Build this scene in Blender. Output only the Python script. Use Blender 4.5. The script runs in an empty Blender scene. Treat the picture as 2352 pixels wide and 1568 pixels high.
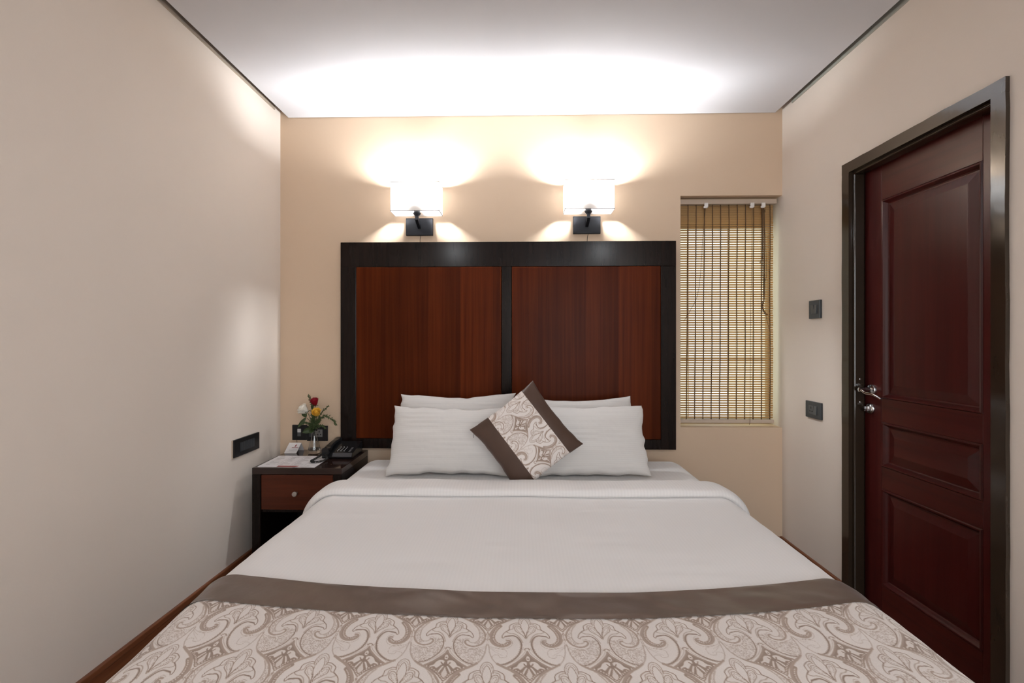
import bpy, bmesh, math, random
import numpy as np
from mathutils import Vector, Matrix, noise

random.seed(7)
SC = bpy.context.scene
COL = SC.collection
PI = math.pi

# ------------------------------------------------------------------ camera
cam_d = bpy.data.cameras.new('camera')
cam_d.sensor_width = 36.0
cam_d.lens = 16.0
cam_d.clip_start = 0.02
cam = bpy.data.objects.new('camera', cam_d)
COL.objects.link(cam)
cam.location = (0.0, 0.0, 1.28)
cam.rotation_euler = (math.radians(90), 0, math.radians(1.2))
SC.camera = cam

# ------------------------------------------------------------------ daylight (overcast sky outside the window)
world = bpy.data.worlds.new('overcast_sky')
SC.world = world
world.use_nodes = True
wb = world.node_tree.nodes['Background']
wb.inputs['Color'].default_value = (0.86, 0.94, 1.0, 1)
wb.inputs['Strength'].default_value = 1.9

# ------------------------------------------------------------------ recessed ceiling lights of the room, behind the camera
def downlight(x, y, watts, size=0.045):
    d = bpy.data.lights.new('ceiling_downlight', 'AREA')
    d.shape = 'DISK'
    d.size = size
    d.energy = watts
    d.color = (0.92, 0.97, 1.0)
    o = bpy.data.objects.new('ceiling_downlight', d)
    COL.objects.link(o)
    o.location = (x, y, 2.668)
    return o
downlight(-1.02, -1.45, 17.0)
downlight(1.22, -1.45, 17.0)
# daylight from the curtained window in the wall behind the viewer
wl = bpy.data.lights.new('front_window_daylight', 'AREA')
wl.shape = 'RECTANGLE'; wl.size = 1.4; wl.size_y = 1.9
wl.energy = 47.0
wl.color = (0.89, 0.95, 1.0)
wo = bpy.data.objects.new('front_window_daylight', wl)
COL.objects.link(wo)
wo.location = (0.85, -2.27, 1.40)
wo.rotation_euler = (math.radians(90), 0, 0)
BULB = 1950.0          # emission strength of the two wall lamp bulbs

# ------------------------------------------------------------------ exposure
vs = SC.view_settings
vs.view_transform = 'Standard'
vs.look = 'None'
vs.exposure = 0.2
vs.gamma = 1.0
vs.use_curve_mapping = False
SC.cycles.max_bounces = 12
SC.cycles.diffuse_bounces = 6
SC.cycles.transmission_bounces = 8
SC.cycles.sample_clamp_indirect = 6.0
SC.cycles.caustics_reflective = False
SC.cycles.caustics_refractive = False

# ================================================================== materials
MATS = {}
def nmat(name):
    m = bpy.data.materials.new(name)
    m.use_nodes = True
    MATS[name] = m
    return m, m.node_tree.nodes, m.node_tree.links, m.node_tree.nodes['Principled BSDF']

def setp(b, **k):
    for n, v in k.items():
        b.inputs[n.replace('_', ' ')].default_value = v

def rgba(c):
    return (c[0], c[1], c[2], 1)

def plain(name, col, rough=0.5, metal=0.0, spec=0.5, var=0.0, vscale=20, bump=0.0, bscale=200, coat=0.0, coatr=0.1,
          sheen=0.0, trans=0.0, ior=1.45, stretch=(1, 1, 1)):
    m, n, l, b = nmat(name)
    setp(b, Base_Color=rgba(col), Roughness=rough, Metallic=metal, Specular_IOR_Level=spec, Coat_Weight=coat,
         Coat_Roughness=coatr, Sheen_Weight=sheen, Transmission_Weight=trans, IOR=ior)
    tc = n.new('ShaderNodeTexCoord')
    mp = n.new('ShaderNodeMapping')
    mp.inputs['Scale'].default_value = stretch
    l.new(tc.outputs['Object'], mp.inputs['Vector'])
    nz = n.new('ShaderNodeTexNoise')
    nz.inputs['Scale'].default_value = vscale
    nz.inputs['Detail'].default_value = 4
    l.new(mp.outputs['Vector'], nz.inputs['Vector'])
    mx = n.new('ShaderNodeMix')
    mx.data_type = 'RGBA'
    mx.inputs['A'].default_value = rgba([c * (1 - var) for c in col])
    mx.inputs['B'].default_value = rgba([min(1, c * (1 + var)) for c in col])
    l.new(nz.outputs['Fac'], mx.inputs['Factor'])
    l.new(mx.outputs['Result'], b.inputs['Base Color'])
    if bump > 0:
        n2 = n.new('ShaderNodeTexNoise')
        n2.inputs['Scale'].default_value = bscale
        n2.inputs['Detail'].default_value = 3
        l.new(mp.outputs['Vector'], n2.inputs['Vector'])
        bp = n.new('ShaderNodeBump')
        bp.inputs['Strength'].default_value = bump
        bp.inputs['Distance'].default_value = 0.002
        l.new(n2.outputs['Fac'], bp.inputs['Height'])
        l.new(bp.outputs['Normal'], b.inputs['Normal'])
    return m

def wood(name, c1, c2, rough=0.3, axis='Z', band=0.0, coat=0.0, coatr=0.12, spec=0.5, fine=60, along=2.0, bandamt=0.25):
    """grain stretched along one object axis, optional veneer leaves of width `band` across X"""
    m, n, l, b = nmat(name)
    setp(b, Roughness=rough, Coat_Weight=coat, Coat_Roughness=coatr, Specular_IOR_Level=spec)
    tc = n.new('ShaderNodeTexCoord')
    mp = n.new('ShaderNodeMapping')
    sc = {'X': (along, fine, fine), 'Y': (fine, along, fine), 'Z': (fine, fine, along)}[axis]
    mp.inputs['Scale'].default_value = sc
    l.new(tc.outputs['Object'], mp.inputs['Vector'])
    nz = n.new('ShaderNodeTexNoise')
    nz.inputs['Scale'].default_value = 1.0
    nz.inputs['Detail'].default_value = 7
    nz.inputs['Roughness'].default_value = 0.62
    nz.inputs['Distortion'].default_value = 0.35
    l.new(mp.outputs['Vector'], nz.inputs['Vector'])
    cr = n.new('ShaderNodeValToRGB')
    cr.color_ramp.elements[0].position = 0.3
    cr.color_ramp.elements[0].color = rgba(c1)
    cr.color_ramp.elements[1].position = 0.72
    cr.color_ramp.elements[1].color = rgba(c2)
    l.new(nz.outputs['Fac'], cr.inputs['Fac'])
    out = cr.outputs['Color']
    if band > 0:
        sp = n.new('ShaderNodeSeparateXYZ')
        l.new(tc.outputs['Object'], sp.inputs['Vector'])
        dv = n.new('ShaderNodeMath'); dv.operation = 'DIVIDE'; dv.inputs[1].default_value = band
        l.new(sp.outputs['X'], dv.inputs[0])
        fl = n.new('ShaderNodeMath'); fl.operation = 'FLOOR'
        l.new(dv.outputs[0], fl.inputs[0])
        wn = n.new('ShaderNodeTexWhiteNoise'); wn.noise_dimensions = '1D'
        l.new(fl.outputs[0], wn.inputs['W'])
        big = n.new('ShaderNodeTexNoise'); big.inputs['Scale'].default_value = 3.0; big.inputs['Detail'].default_value = 2
        l.new(tc.outputs['Object'], big.inputs['Vector'])
        ad = n.new('ShaderNodeMath'); ad.operation = 'ADD'
        l.new(wn.outputs['Value'], ad.inputs[0]); l.new(big.outputs['Fac'], ad.inputs[1])
        mr = n.new('ShaderNodeMapRange')
        mr.inputs['From Min'].default_value = 0.3; mr.inputs['From Max'].default_value = 1.6
        mr.inputs['To Min'].default_value = 1 - bandamt; mr.inputs['To Max'].default_value = 1 + bandamt
        l.new(ad.outputs[0], mr.inputs['Value'])
        hs = n.new('ShaderNodeHueSaturation')
        l.new(out, hs.inputs['Color']); l.new(mr.outputs['Result'], hs.inputs['Value'])
        out = hs.outputs['Color']
    l.new(out, b.inputs['Base Color'])
    bp = n.new('ShaderNodeBump'); bp.inputs['Strength'].default_value = 0.04; bp.inputs['Distance'].default_value = 0.001
    l.new(nz.outputs['Fac'], bp.inputs['Height']); l.new(bp.outputs['Normal'], b.inputs['Normal'])
    return m

def fabric(name, col, stripe_axis='Y', period=0.006, amt=0.05, rough=0.85, sheen=0.2, bump=0.15, wr=9.0, wramt=0.25, thick=0.5):
    """woven cloth: faint satin stripes across one axis plus soft creases"""
    m, n, l, b = nmat(name)
    setp(b, Roughness=rough, Sheen_Weight=sheen, Sheen_Roughness=0.5, Specular_IOR_Level=0.2)
    tc = n.new('ShaderNodeTexCoord')
    sp = n.new('ShaderNodeSeparateXYZ')
    l.new(tc.outputs['Object'], sp.inputs['Vector'])
    mu = n.new('ShaderNodeMath'); mu.operation = 'MULTIPLY'; mu.inputs[1].default_value = 2 * PI / period
    l.new(sp.outputs[stripe_axis], mu.inputs[0])
    sn = n.new('ShaderNodeMath'); sn.operation = 'SINE'
    l.new(mu.outputs[0], sn.inputs[0])
    mr = n.new('ShaderNodeMapRange')
    mr.inputs['From Min'].default_value = -thick; mr.inputs['From Max'].default_value = thick
    l.new(sn.outputs[0], mr.inputs['Value'])
    mx = n.new('ShaderNodeMix'); mx.data_type = 'RGBA'
    mx.inputs['A'].default_value = rgba([c * (1 - amt) for c in col])
    mx.inputs['B'].default_value = rgba(col)
    l.new(mr.outputs['Result'], mx.inputs['Factor'])
    l.new(mx.outputs['Result'], b.inputs['Base Color'])
    n1 = n.new('ShaderNodeTexNoise'); n1.inputs['Scale'].default_value = wr; n1.inputs['Detail'].default_value = 3
    l.new(tc.outputs['Object'], n1.inputs['Vector'])
    b1 = n.new('ShaderNodeBump'); b1.inputs['Strength'].default_value = wramt; b1.inputs['Distance'].default_value = 0.012
    l.new(n1.outputs['Fac'], b1.inputs['Height'])
    n2 = n.new('ShaderNodeTexNoise'); n2.inputs['Scale'].default_value = 900
    l.new(tc.outputs['Object'], n2.inputs['Vector'])
    b2 = n.new('ShaderNodeBump'); b2.inputs['Strength'].default_value = bump; b2.inputs['Distance'].default_value = 0.0006
    l.new(n2.outputs['Fac'], b2.inputs['Height']); l.new(b1.outputs['Normal'], b2.inputs['Normal'])
    l.new(b2.outputs['Normal'], b.inputs['Normal'])
    return m

def pattern_mat(name):
    """woven damask: ground and thread colours chosen by the woven figure stored on the cloth"""
    m, n, l, b = nmat(name)
    setp(b, Roughness=0.7, Sheen_Weight=0.25, Specular_IOR_Level=0.25)
    at = n.new('ShaderNodeAttribute'); at.attribute_name = 'figure'
    cr = n.new('ShaderNodeValToRGB')
    e = cr.color_ramp.elements
    e[0].position = 0.0; e[0].color = rgba((0.70, 0.65, 0.62))
    e[1].position = 1.0; e[1].color = rgba((0.155, 0.10, 0.073))
    k = e.new(0.5); k.color = rgba((0.41, 0.32, 0.265))
    l.new(at.outputs['Fac'], cr.inputs['Fac'])
    tc = n.new('ShaderNodeTexCoord')
    nz = n.new('ShaderNodeTexNoise'); nz.inputs['Scale'].default_value = 700; nz.inputs['Detail'].default_value = 2
    l.new(tc.outputs['Object'], nz.inputs['Vector'])
    hs = n.new('ShaderNodeHueSaturation')
    mr = n.new('ShaderNodeMapRange'); mr.inputs['To Min'].default_value = 0.86; mr.inputs['To Max'].default_value = 1.14
    l.new(nz.outputs['Fac'], mr.inputs['Value']); l.new(mr.outputs['Result'], hs.inputs['Value'])
    l.new(cr.outputs['Color'], hs.inputs['Color']); l.new(hs.outputs['Color'], b.inputs['Base Color'])
    bp = n.new('ShaderNodeBump'); bp.inputs['Strength'].default_value = 0.25; bp.inputs['Distance'].default_value = 0.0008
    l.new(at.outputs['Fac'], bp.inputs['Height'])
    bp2 = n.new('ShaderNodeBump'); bp2.inputs['Strength'].default_value = 0.2; bp2.inputs['Distance'].default_value = 0.0006
    l.new(nz.outputs['Fac'], bp2.inputs['Height']); l.new(bp.outputs['Normal'], bp2.inputs['Normal'])
    l.new(bp2.outputs['Normal'], b.inputs['Normal'])
    return m

def translucent(name, col, tcol, fac, rough=0.7, grain=None):
    m, n, l, b = nmat(name)
    setp(b, Base_Color=rgba(col), Roughness=rough, Specular_IOR_Level=0.2)
    t = n.new('ShaderNodeBsdfTranslucent'); t.inputs['Color'].default_value = rgba(tcol)
    mx = n.new('ShaderNodeMixShader'); mx.inputs['Fac'].default_value = fac
    l.new(b.outputs[0], mx.inputs[1]); l.new(t.outputs[0], mx.inputs[2])
    l.new(mx.outputs[0], n['Material Output'].inputs['Surface'])
    if grain:
        tc = n.new('ShaderNodeTexCoord'); mp = n.new('ShaderNodeMapping'); mp.inputs['Scale'].default_value = grain
        l.new(tc.outputs['Object'], mp.inputs['Vector'])
        nz = n.new('ShaderNodeTexNoise'); nz.inputs['Scale'].default_value = 1; nz.inputs['Detail'].default_value = 4
        l.new(mp.outputs['Vector'], nz.inputs['Vector'])
        c2 = n.new('ShaderNodeMix'); c2.data_type = 'RGBA'
        c2.inputs['A'].default_value = rgba([c * 0.75 for c in col]); c2.inputs['B'].default_value = rgba([min(1, c * 1.2) for c in col])
        l.new(nz.outputs['Fac'], c2.inputs['Factor']); l.new(c2.outputs['Result'], b.inputs['Base Color'])
    return m

def thin_glass(name, col=(1, 1, 1), refl=0.06):
    m, n, l, b = nmat(name)
    t = n.new('ShaderNodeBsdfTransparent'); t.inputs['Color'].default_value = rgba(col)
    g = n.new('ShaderNodeBsdfGlossy'); g.inputs['Roughness'].default_value = 0.02
    lw = n.new('ShaderNodeLayerWeight'); lw.inputs['Blend'].default_value = 0.25
    mr = n.new('ShaderNodeMapRange'); mr.inputs['To Min'].default_value = refl; mr.inputs['To Max'].default_value = 0.7
    l.new(lw.outputs['Facing'], mr.inputs['Value'])
    mx = n.new('ShaderNodeMixShader')
    l.new(mr.outputs['Result'], mx.inputs['Fac']); l.new(t.outputs[0], mx.inputs[1]); l.new(g.outputs[0], mx.inputs[2])
    l.new(mx.outputs[0], n['Material Output'].inputs['Surface'])
    return m

def emitter(name, col, strength):
    m, n, l, b = nmat(name)
    setp(b, Base_Color=rgba(col), Emission_Color=rgba(col), Emission_Strength=strength)
    return m

plain('wall_cream', (0.74, 0.665, 0.595), rough=0.75, spec=0.25, var=0.025, vscale=3, bump=0.12, bscale=120)
plain('wall_tan', (0.62, 0.475, 0.345), rough=0.75, spec=0.25, var=0.03, vscale=4, bump=0.12, bscale=120)
plain('ceiling_white', (0.61, 0.61, 0.635), rough=0.8, spec=0.2, var=0.02, vscale=3, bump=0.06, bscale=90)
plain('gap_shadow_brown', (0.40, 0.33, 0.265), rough=0.8, var=0.05, vscale=6)  # shade of the ceiling gap, put into the colour of both strips
plain('gap_shadow_grey', (0.38, 0.38, 0.33), rough=0.8, var=0.05, vscale=6)
wood('floor_wood', (0.10, 0.04, 0.02), (0.17, 0.07, 0.035), rough=0.35, axis='Y', band=0.12)
wood('baseboard_wood', (0.14, 0.045, 0.018), (0.23, 0.085, 0.035), rough=0.32, axis='Y')
wood('headboard_panel_wood', (0.050, 0.0085, 0.0019), (0.100, 0.019, 0.0043), rough=0.32, axis='Z', band=0.098, fine=42, along=0.8, bandamt=0.3, spec=0.05)
wood('espresso_wood', (0.0055, 0.0032, 0.0027), (0.012, 0.0065, 0.005), rough=0.17, axis='Z', fine=30, spec=0.19)
wood('espresso_gloss', (0.014, 0.006, 0.0045), (0.026, 0.011, 0.008), rough=0.09, axis='X', fine=30, coat=0.3, coatr=0.04, spec=0.4)
wood('drawer_wood', (0.055, 0.0115, 0.0045), (0.10, 0.023, 0.009), spec=0.25, rough=0.3, axis='X', fine=45, along=2)
wood('door_wood', (0.040, 0.0055, 0.005), (0.066, 0.010, 0.0085), rough=0.3, axis='Z', fine=28, along=1.0, coat=0.06, coatr=0.18, spec=0.3)
wood('door_wood_h', (0.040, 0.0060, 0.005), (0.070, 0.011, 0.0085), rough=0.3, axis='Y', fine=28, along=1.0, coat=0.06, coatr=0.18, spec=0.3)
plain('frame_gloss_paint', (0.030, 0.020, 0.013), rough=0.14, var=0.25, vscale=9, bump=0.35, bscale=22, coat=0.25, coatr=0.06, stretch=(1, 1, 0.3))
plain('dark_recess', (0.006, 0.004, 0.004), rough=0.6)
fabric('sheet_white', (0.73, 0.72, 0.715), 'X', period=0.02, amt=0.02, wr=7, wramt=0.12)
fabric('duvet_white', (0.80, 0.79, 0.79), 'X', period=0.012, amt=0.015, wr=5, wramt=0.16)
fabric('fold_white', (0.74, 0.72, 0.71), 'X', period=0.014, amt=0.035, wr=8, wramt=0.15)
fabric('pillow_white', (0.61, 0.59, 0.57), 'Z', period=0.009, amt=0.035, wr=10, wramt=0.4)
plain('brown_satin', (0.105, 0.068, 0.049), rough=0.36, var=0.2, vscale=9, bump=1.0, bscale=13, sheen=0.12, spec=0.45)
plain('cushion_satin', (0.070, 0.040, 0.028), rough=0.40, var=0.12, vscale=14, sheen=0.06, spec=0.4)
pattern_mat('paisley_weave')
translucent('shade_fabric', (0.9, 0.89, 0.88), (0.97, 0.96, 0.95), 0.75)
emitter('bulb_glow', (0.95, 0.975, 1.0), BULB)
plain('lamp_black', (0.008, 0.0085, 0.011), rough=0.55, var=0.1, spec=0.2)
plain('shade_trim', (0.10, 0.09, 0.09), rough=0.6)
plain('cable_black', (0.012, 0.011, 0.010), rough=0.5)
plain('plate_black', (0.008, 0.008, 0.009), rough=0.30, spec=0.4)
plain('plate_charcoal', (0.030, 0.034, 0.039), rough=0.30)
plain('socket_grey', (0.075, 0.078, 0.08), rough=0.4)
plain('socket_grey_light', (0.17, 0.165, 0.16), rough=0.4)
plain('jack_white', (0.55, 0.54, 0.53), rough=0.4)
plain('hole_black', (0.003, 0.003, 0.003), rough=0.8)
plain('phone_black', (0.010, 0.010, 0.011), rough=0.24, spec=0.5)
plain('phone_grey', (0.05, 0.05, 0.055), rough=0.3)
plain('print_white', (0.7, 0.7, 0.7), rough=0.5)
plain('print_grey', (0.38, 0.36, 0.37), rough=0.6)
plain('print_red', (0.23, 0.03, 0.032), rough=0.45)
plain('paper_white', (0.72, 0.70, 0.72), rough=0.35, var=0.02)
plain('card_white', (0.66, 0.63, 0.62), rough=0.5, var=0.02)
plain('chrome', (0.62, 0.62, 0.63), rough=0.13, metal=1.0)
plain('brushed_steel', (0.62, 0.60, 0.57), rough=0.32, metal=1.0)
thin_glass('vase_glass', (0.97, 0.98, 0.98), 0.07)
thin_glass('window_glass', (0.95, 0.98, 0.97), 0.04)
translucent('frosted_glass', (0.8, 0.8, 0.7), (0.95, 0.94, 0.80), 0.95)
translucent('bamboo', (0.52, 0.38, 0.20), (0.70, 0.44, 0.14), 0.52, grain=(6, 300, 300))
plain('thread_brown', (0.11, 0.062, 0.028), rough=0.9, var=0.3, vscale=300)
plain('rail_wood', (0.50, 0.41, 0.33), rough=0.6, var=0.12, vscale=12, stretch=(0.3, 3, 3))
plain('plastic_white', (0.72, 0.69, 0.66), rough=0.4)
plain('window_frame_paint', (0.42, 0.36, 0.26), rough=0.5, var=0.05)
plain('petal_red', (0.22, 0.004, 0.014), rough=0.6, var=0.25, vscale=60, spec=0.25)
plain('petal_white', (0.78, 0.74, 0.66), rough=0.6, var=0.06, vscale=60)
plain('petal_yellow', (0.72, 0.42, 0.045), rough=0.55, var=0.15, vscale=50)
plain('leaf_green', (0.035, 0.060, 0.018), rough=0.45, var=0.35, vscale=40)
plain('fern_green', (0.050, 0.075, 0.024), rough=0.6, var=0.35, vscale=60)
plain('stem_green', (0.06, 0.085, 0.03), rough=0.5, var=0.2, vscale=60)

# ================================================================== mesh helpers
WLOC = {}
def tag(o, label=None, cat=None, group=None, kind=None):
    if label: o['label'] = label
    if cat: o['category'] = cat
    if group: o['group'] = group
    if kind: o['kind'] = kind
    return o

def empty(name, loc, label=None, cat=None, group=None, kind=None):
    o = bpy.data.objects.new(name, None)
    o.empty_display_size = 0.05
    COL.objects.link(o)
    o.location = loc
    WLOC[o] = Vector(loc)
    return tag(o, label, cat, group, kind)

class MB:
    """collects geometry in world coordinates, then links it as ONE mesh object"""
    def __init__(s):
        s.v = []; s.f = []
    def add(s, vs_, fs_):
        k = len(s.v)
        s.v += [tuple(p) for p in vs_]
        s.f += [tuple(i + k for i in f) for f in fs_]
        return s
    def box(s, x0, x1, y0, y1, z0, z1):
        p = [(x0, y0, z0), (x1, y0, z0), (x1, y1, z0), (x0, y1, z0), (x0, y0, z1), (x1, y0, z1), (x1, y1, z1), (x0, y1, z1)]
        return s.add(p, [(0, 3, 2, 1), (4, 5, 6, 7), (0, 1, 5, 4), (1, 2, 6, 5), (2, 3, 7, 6), (3, 0, 4, 7)])
    def bbox(s, x0, x1, y0, y1, z0, z1, b=0.003, seg=2):
        bm = bmesh.new()
        r = bmesh.ops.create_cube(bm, size=1)
        for q in bm.verts:
            q.co = ((x0 + x1) / 2 + q.co.x * (x1 - x0), (y0 + y1) / 2 + q.co.y * (y1 - y0), (z0 + z1) / 2 + q.co.z * (z1 - z0))
        b = min(b, 0.45 * min(x1 - x0, y1 - y0, z1 - z0))
        bmesh.ops.bevel(bm, geom=bm.edges[:], offset=b, segments=seg, affect='EDGES', profile=0.5)
        bm.verts.index_update()
        s.add([q.co[:] for q in bm.verts], [[q.index for q in f.verts] for f in bm.faces])
        bm.free()
        return s
    def quad(s, a, b, c, d):
        return s.add([a, b, c, d], [(0, 1, 2, 3)])
    def prism(s, pts, d):
        """polygon pts (3D, planar) extruded by vector d"""
        n = len(pts)
        d = Vector(d)
        p = [Vector(q) for q in pts]
        vs_ = p + [q + d for q in p]
        fs_ = [tuple(range(n))[::-1], tuple(range(n, 2 * n))] + [(i, (i + 1) % n, n + (i + 1) % n, n + i) for i in range(n)]
        return s.add(vs_, fs_)
    def tube(s, pts, r, n=8, closed_ends=True):
        pts = [Vector(p) for p in pts]
        m = len(pts)
        rs = r if isinstance(r, (list, tuple)) else [r] * m
        t0 = (pts[1] - pts[0]).normalized()
        up = Vector((0, 0, 1)) if abs(t0.z) < 0.9 else Vector((0, 1, 0))
        a = t0.cross(up).normalized()
        V = []
        for i in range(m):
            t = (pts[min(i + 1, m - 1)] - pts[max(i - 1, 0)])
            t = t.normalized() if t.length > 1e-9 else t0
            a = (a - t * a.dot(t)).normalized()
            b = t.cross(a)
            for k in range(n):
                an = 2 * PI * k / n
                V.append(pts[i] + (a * math.cos(an) + b * math.sin(an)) * rs[i])
        Fc = []
        for i in range(m - 1):
            for k in range(n):
                Fc.append((i * n + k, i * n + (k + 1) % n, (i + 1) * n + (k + 1) % n, (i + 1) * n + k))
        if closed_ends:
            Fc.append(tuple(range(n))[::-1]); Fc.append(tuple((m - 1) * n + k for k in range(n)))
        return s.add(V, Fc)
    def lathe(s, c, prof, n=24, axis=(0, 0, 1), caps=True):
        """prof: (radius, height) pairs along axis from c"""
        ax = Vector(axis).normalized()
        u = ax.cross(Vector((0, 0, 1)))
        if u.length < 1e-4: u = Vector((1, 0, 0))
        u.normalize(); w = ax.cross(u)
        c = Vector(c)
        V = []
        for r, h in prof:
            for k in range(n):
                an = 2 * PI * k / n
                V.append(c + ax * h + (u * math.cos(an) + w * math.sin(an)) * max(r, 1e-5))
        Fc = []
        for i in range(len(prof) - 1):
            for k in range(n):
                Fc.append((i * n + k, i * n + (k + 1) % n, (i + 1) * n + (k + 1) % n, (i + 1) * n + k))
        if caps:
            Fc.append(tuple(range(n))[::-1]); Fc.append(tuple((len(prof) - 1) * n + k for k in range(n)))
        return s.add(V, Fc)
    def grid(s, fn, nu, nv):
        V = [fn(i / (nu - 1), j / (nv - 1)) for j in range(nv) for i in range(nu)]
        Fc = [(j * nu + i, j * nu + i + 1, (j + 1) * nu + i + 1, (j + 1) * nu + i) for j in range(nv - 1) for i in range(nu - 1)]
        return s.add(V, Fc)
    def build(s, name, mat, parent=None, smooth=False, label=None, cat=None, group=None, kind=None, sharp=None):
        vv = np.array([tuple(p) for p in s.v], dtype=float)
        c = Vector(((vv.min(0) + vv.max(0)) / 2).tolist())
        me = bpy.data.meshes.new(name)
        me.from_pydata([tuple(p) for p in (vv - np.array(c))], [], s.f)
        me.update()
        bm = bmesh.new(); bm.from_mesh(me)
        bmesh.ops.recalc_face_normals(bm, faces=bm.faces[:])
        bm.to_mesh(me); bm.free()
        if smooth:
            me.polygons.foreach_set('use_smooth', [True] * len(me.polygons))
            if sharp: 
                me.set_sharp_from_angle(angle=math.radians(sharp))
        me.materials.append(MATS[mat])
        o = bpy.data.objects.new(name, me)
        COL.objects.link(o)
        if parent is not None:
            o.parent = parent
            o.location = c - WLOC[parent]
        else:
            o.location = c
        WLOC[o] = c
        return tag(o, label, cat, group, kind)

def np_grid_obj(name, P, mat, parent=None, attr=None, closed=False, label=None, cat=None, flip=False):
    """P: (nv, nu, 3) world coordinates; fast large grid mesh"""
    nv, nu, _ = P.shape
    flat = P.reshape(-1, 3)
    c = (flat.min(0) + flat.max(0)) / 2
    idx = np.arange(nv * nu).reshape(nv, nu)
    q = np.stack([idx[:-1, :-1], idx[:-1, 1:], idx[1:, 1:], idx[1:, :-1]], -1).reshape(-1, 4)
    if flip: q = q[:, ::-1]
    me = bpy.data.meshes.new(name)
    me.vertices.add(nv * nu)
    me.vertices.foreach_set('co', (flat - c).astype(np.float32).ravel())
    me.loops.add(q.size)
    me.loops.foreach_set('vertex_index', q.astype(np.int32).ravel())
    me.polygons.add(len(q))
    me.polygons.foreach_set('loop_start', (np.arange(len(q)) * 4).astype(np.int32))
    me.update(calc_edges=True)
    me.polygons.foreach_set('use_smooth', np.ones(len(q), dtype=bool))
    if attr is not None:
        a = me.attributes.new('figure', 'FLOAT', 'POINT')
        a.data.foreach_set('value', attr.astype(np.float32).ravel())
    me.validate()
    me.materials.append(MATS[mat])
    o = bpy.data.objects.new(name, me)
    COL.objects.link(o)
    cv = Vector(c.tolist())
    if parent is not None:
        o.parent = parent; o.location = cv - WLOC[parent]
    else:
        o.location = cv
    WLOC[o] = cv
    return tag(o, label, cat)

def one(name, mat, *b, parent=None, bevel=0.0, **k):
    m = MB()
    if bevel: m.bbox(*b, b=bevel)
    else: m.box(*b)
    return m.build(name, mat, parent, **k)

def spline(pts, n=8):
    """Catmull-Rom through points of any dimension"""
    p = [np.array(q, dtype=float) for q in pts]
    p = [2 * p[0] - p[1]] + p + [2 * p[-1] - p[-2]]
    out = []
    for i in range(1, len(p) - 2):
        for k in range(n):
            t = k / n
            a, b, c, d = p[i - 1], p[i], p[i + 1], p[i + 2]
            out.append(0.5 * ((2 * b) + (-a + c) * t + (2 * a - 5 * b + 4 * c - d) * t * t + (-a + 3 * b - 3 * c + d) * t ** 3))
    out.append(p[-2])
    return out

# ================================================================== room shell
XL, XR, YB, YF = -1.505, 1.59, 2.81, -2.3
ZT = 2.80
m = MB(); m.box(XL - .12, XR + .12, YF - .12, YB + .2, -.06, 0)
m.build('floor', 'floor_wood', label='dark brown wooden floor under the bed', cat='floor', kind='structure')
m = MB(); m.box(XL - .12, XL, YF - .12, YB + .2, 0, ZT)
m.build('wall_left', 'wall_cream', label='long cream wall on the left side of the room', cat='wall', kind='structure')
# back wall with the window niche cut out at its right end
NX0, NZ0, NZ1 = 0.974, 0.755, 2.172
m = MB()
m.box(XL, NX0, YB, YB + .2, 0, ZT); m.box(NX0, XR, YB, YB + .2, 0, NZ0); m.box(NX0, XR, YB, YB + .2, NZ1, ZT)
m.build('wall_back', 'wall_tan', label='tan wall behind the headboard and wall lamps', cat='wall', kind='structure')
# right wall with the door opening
DY0, DY1, DZ = 1.545, 2.262, 2.135
m = MB()
m.box(XR, XR + .12, YF - .12, DY0, 0, ZT); m.box(XR, XR + .12, DY1, YB + .2, 0, ZT); m.box(XR, XR + .12, DY0, DY1, DZ, ZT)
m.build('wall_right', 'wall_cream', label='cream wall on the right around the dark red door', cat='wall', kind='structure')
m = MB(); m.box(XL, XR, YF - .12, YF, 0, ZT)
m.build('wall_front', 'wall_cream', label='cream wall behind the viewer', cat='wall', kind='structure')
m = MB(); m.box(-1.452, 1.545, YF + .04, YB - .004, 2.674, 2.684)
m.build('ceiling', 'ceiling_white', label='white hung ceiling panel with a shadow gap along both walls', cat='ceiling', kind='structure')
m = MB(); m.box(XL - .12, XR + .12, YF - .12, YB + .2, ZT, ZT + .06)
m.build('ceiling.001', 'ceiling_white', label='upper ceiling slab hidden above the hung panel', cat='ceiling', kind='structure')
m = MB(); m.box(XL, XL + .006, YF, 2.738, 2.689, ZT)  # added strips along both walls, painted dark to stand for the gap's shadow
m.build('shadow_strip_1', 'gap_shadow_brown', label='narrow strip painted brown as shade in the gap between ceiling panel and left wall', cat='shadow_strip', kind='structure')
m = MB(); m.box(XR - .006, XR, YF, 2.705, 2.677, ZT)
m.build('shadow_strip_2', 'gap_shadow_grey', label='narrow strip painted grey as shade in the gap between ceiling panel and right wall', cat='shadow_strip', kind='structure')

def skirting(name, along, a0, a1, wall, inward, h, label):
    e = empty(name, (0, 0, 0), label, 'baseboard', kind='structure')
    m = MB(); t = MB()
    if along == 'Y':
        x1 = wall + inward * .014; x2 = wall + inward * .018
        m.bbox(min(wall, x1), max(wall, x1), a0, a1, 0, h - .028, b=.003)
        t.bbox(min(wall, x2), max(wall, x2), a0, a1, h - .028, h, b=.006, seg=3)
    else:
        m.bbox(a0, a1, wall - .014, wall, 0, h - .028, b=.003)
        t.bbox(a0, a1, wall - .018, wall, h - .028, h, b=.006, seg=3)
    m.build('board', 'baseboard_wood', e); t.build('top_moulding', 'baseboard_wood', e)
skirting('baseboard_left', 'Y', YF, YB - .02, XL, 1, .132, 'reddish wooden baseboard along the left cream wall')
skirting('baseboard_back', 'X', -.935, XR - .02, YB, -1, .096, 'reddish wooden baseboard under the tan back wall')
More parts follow.
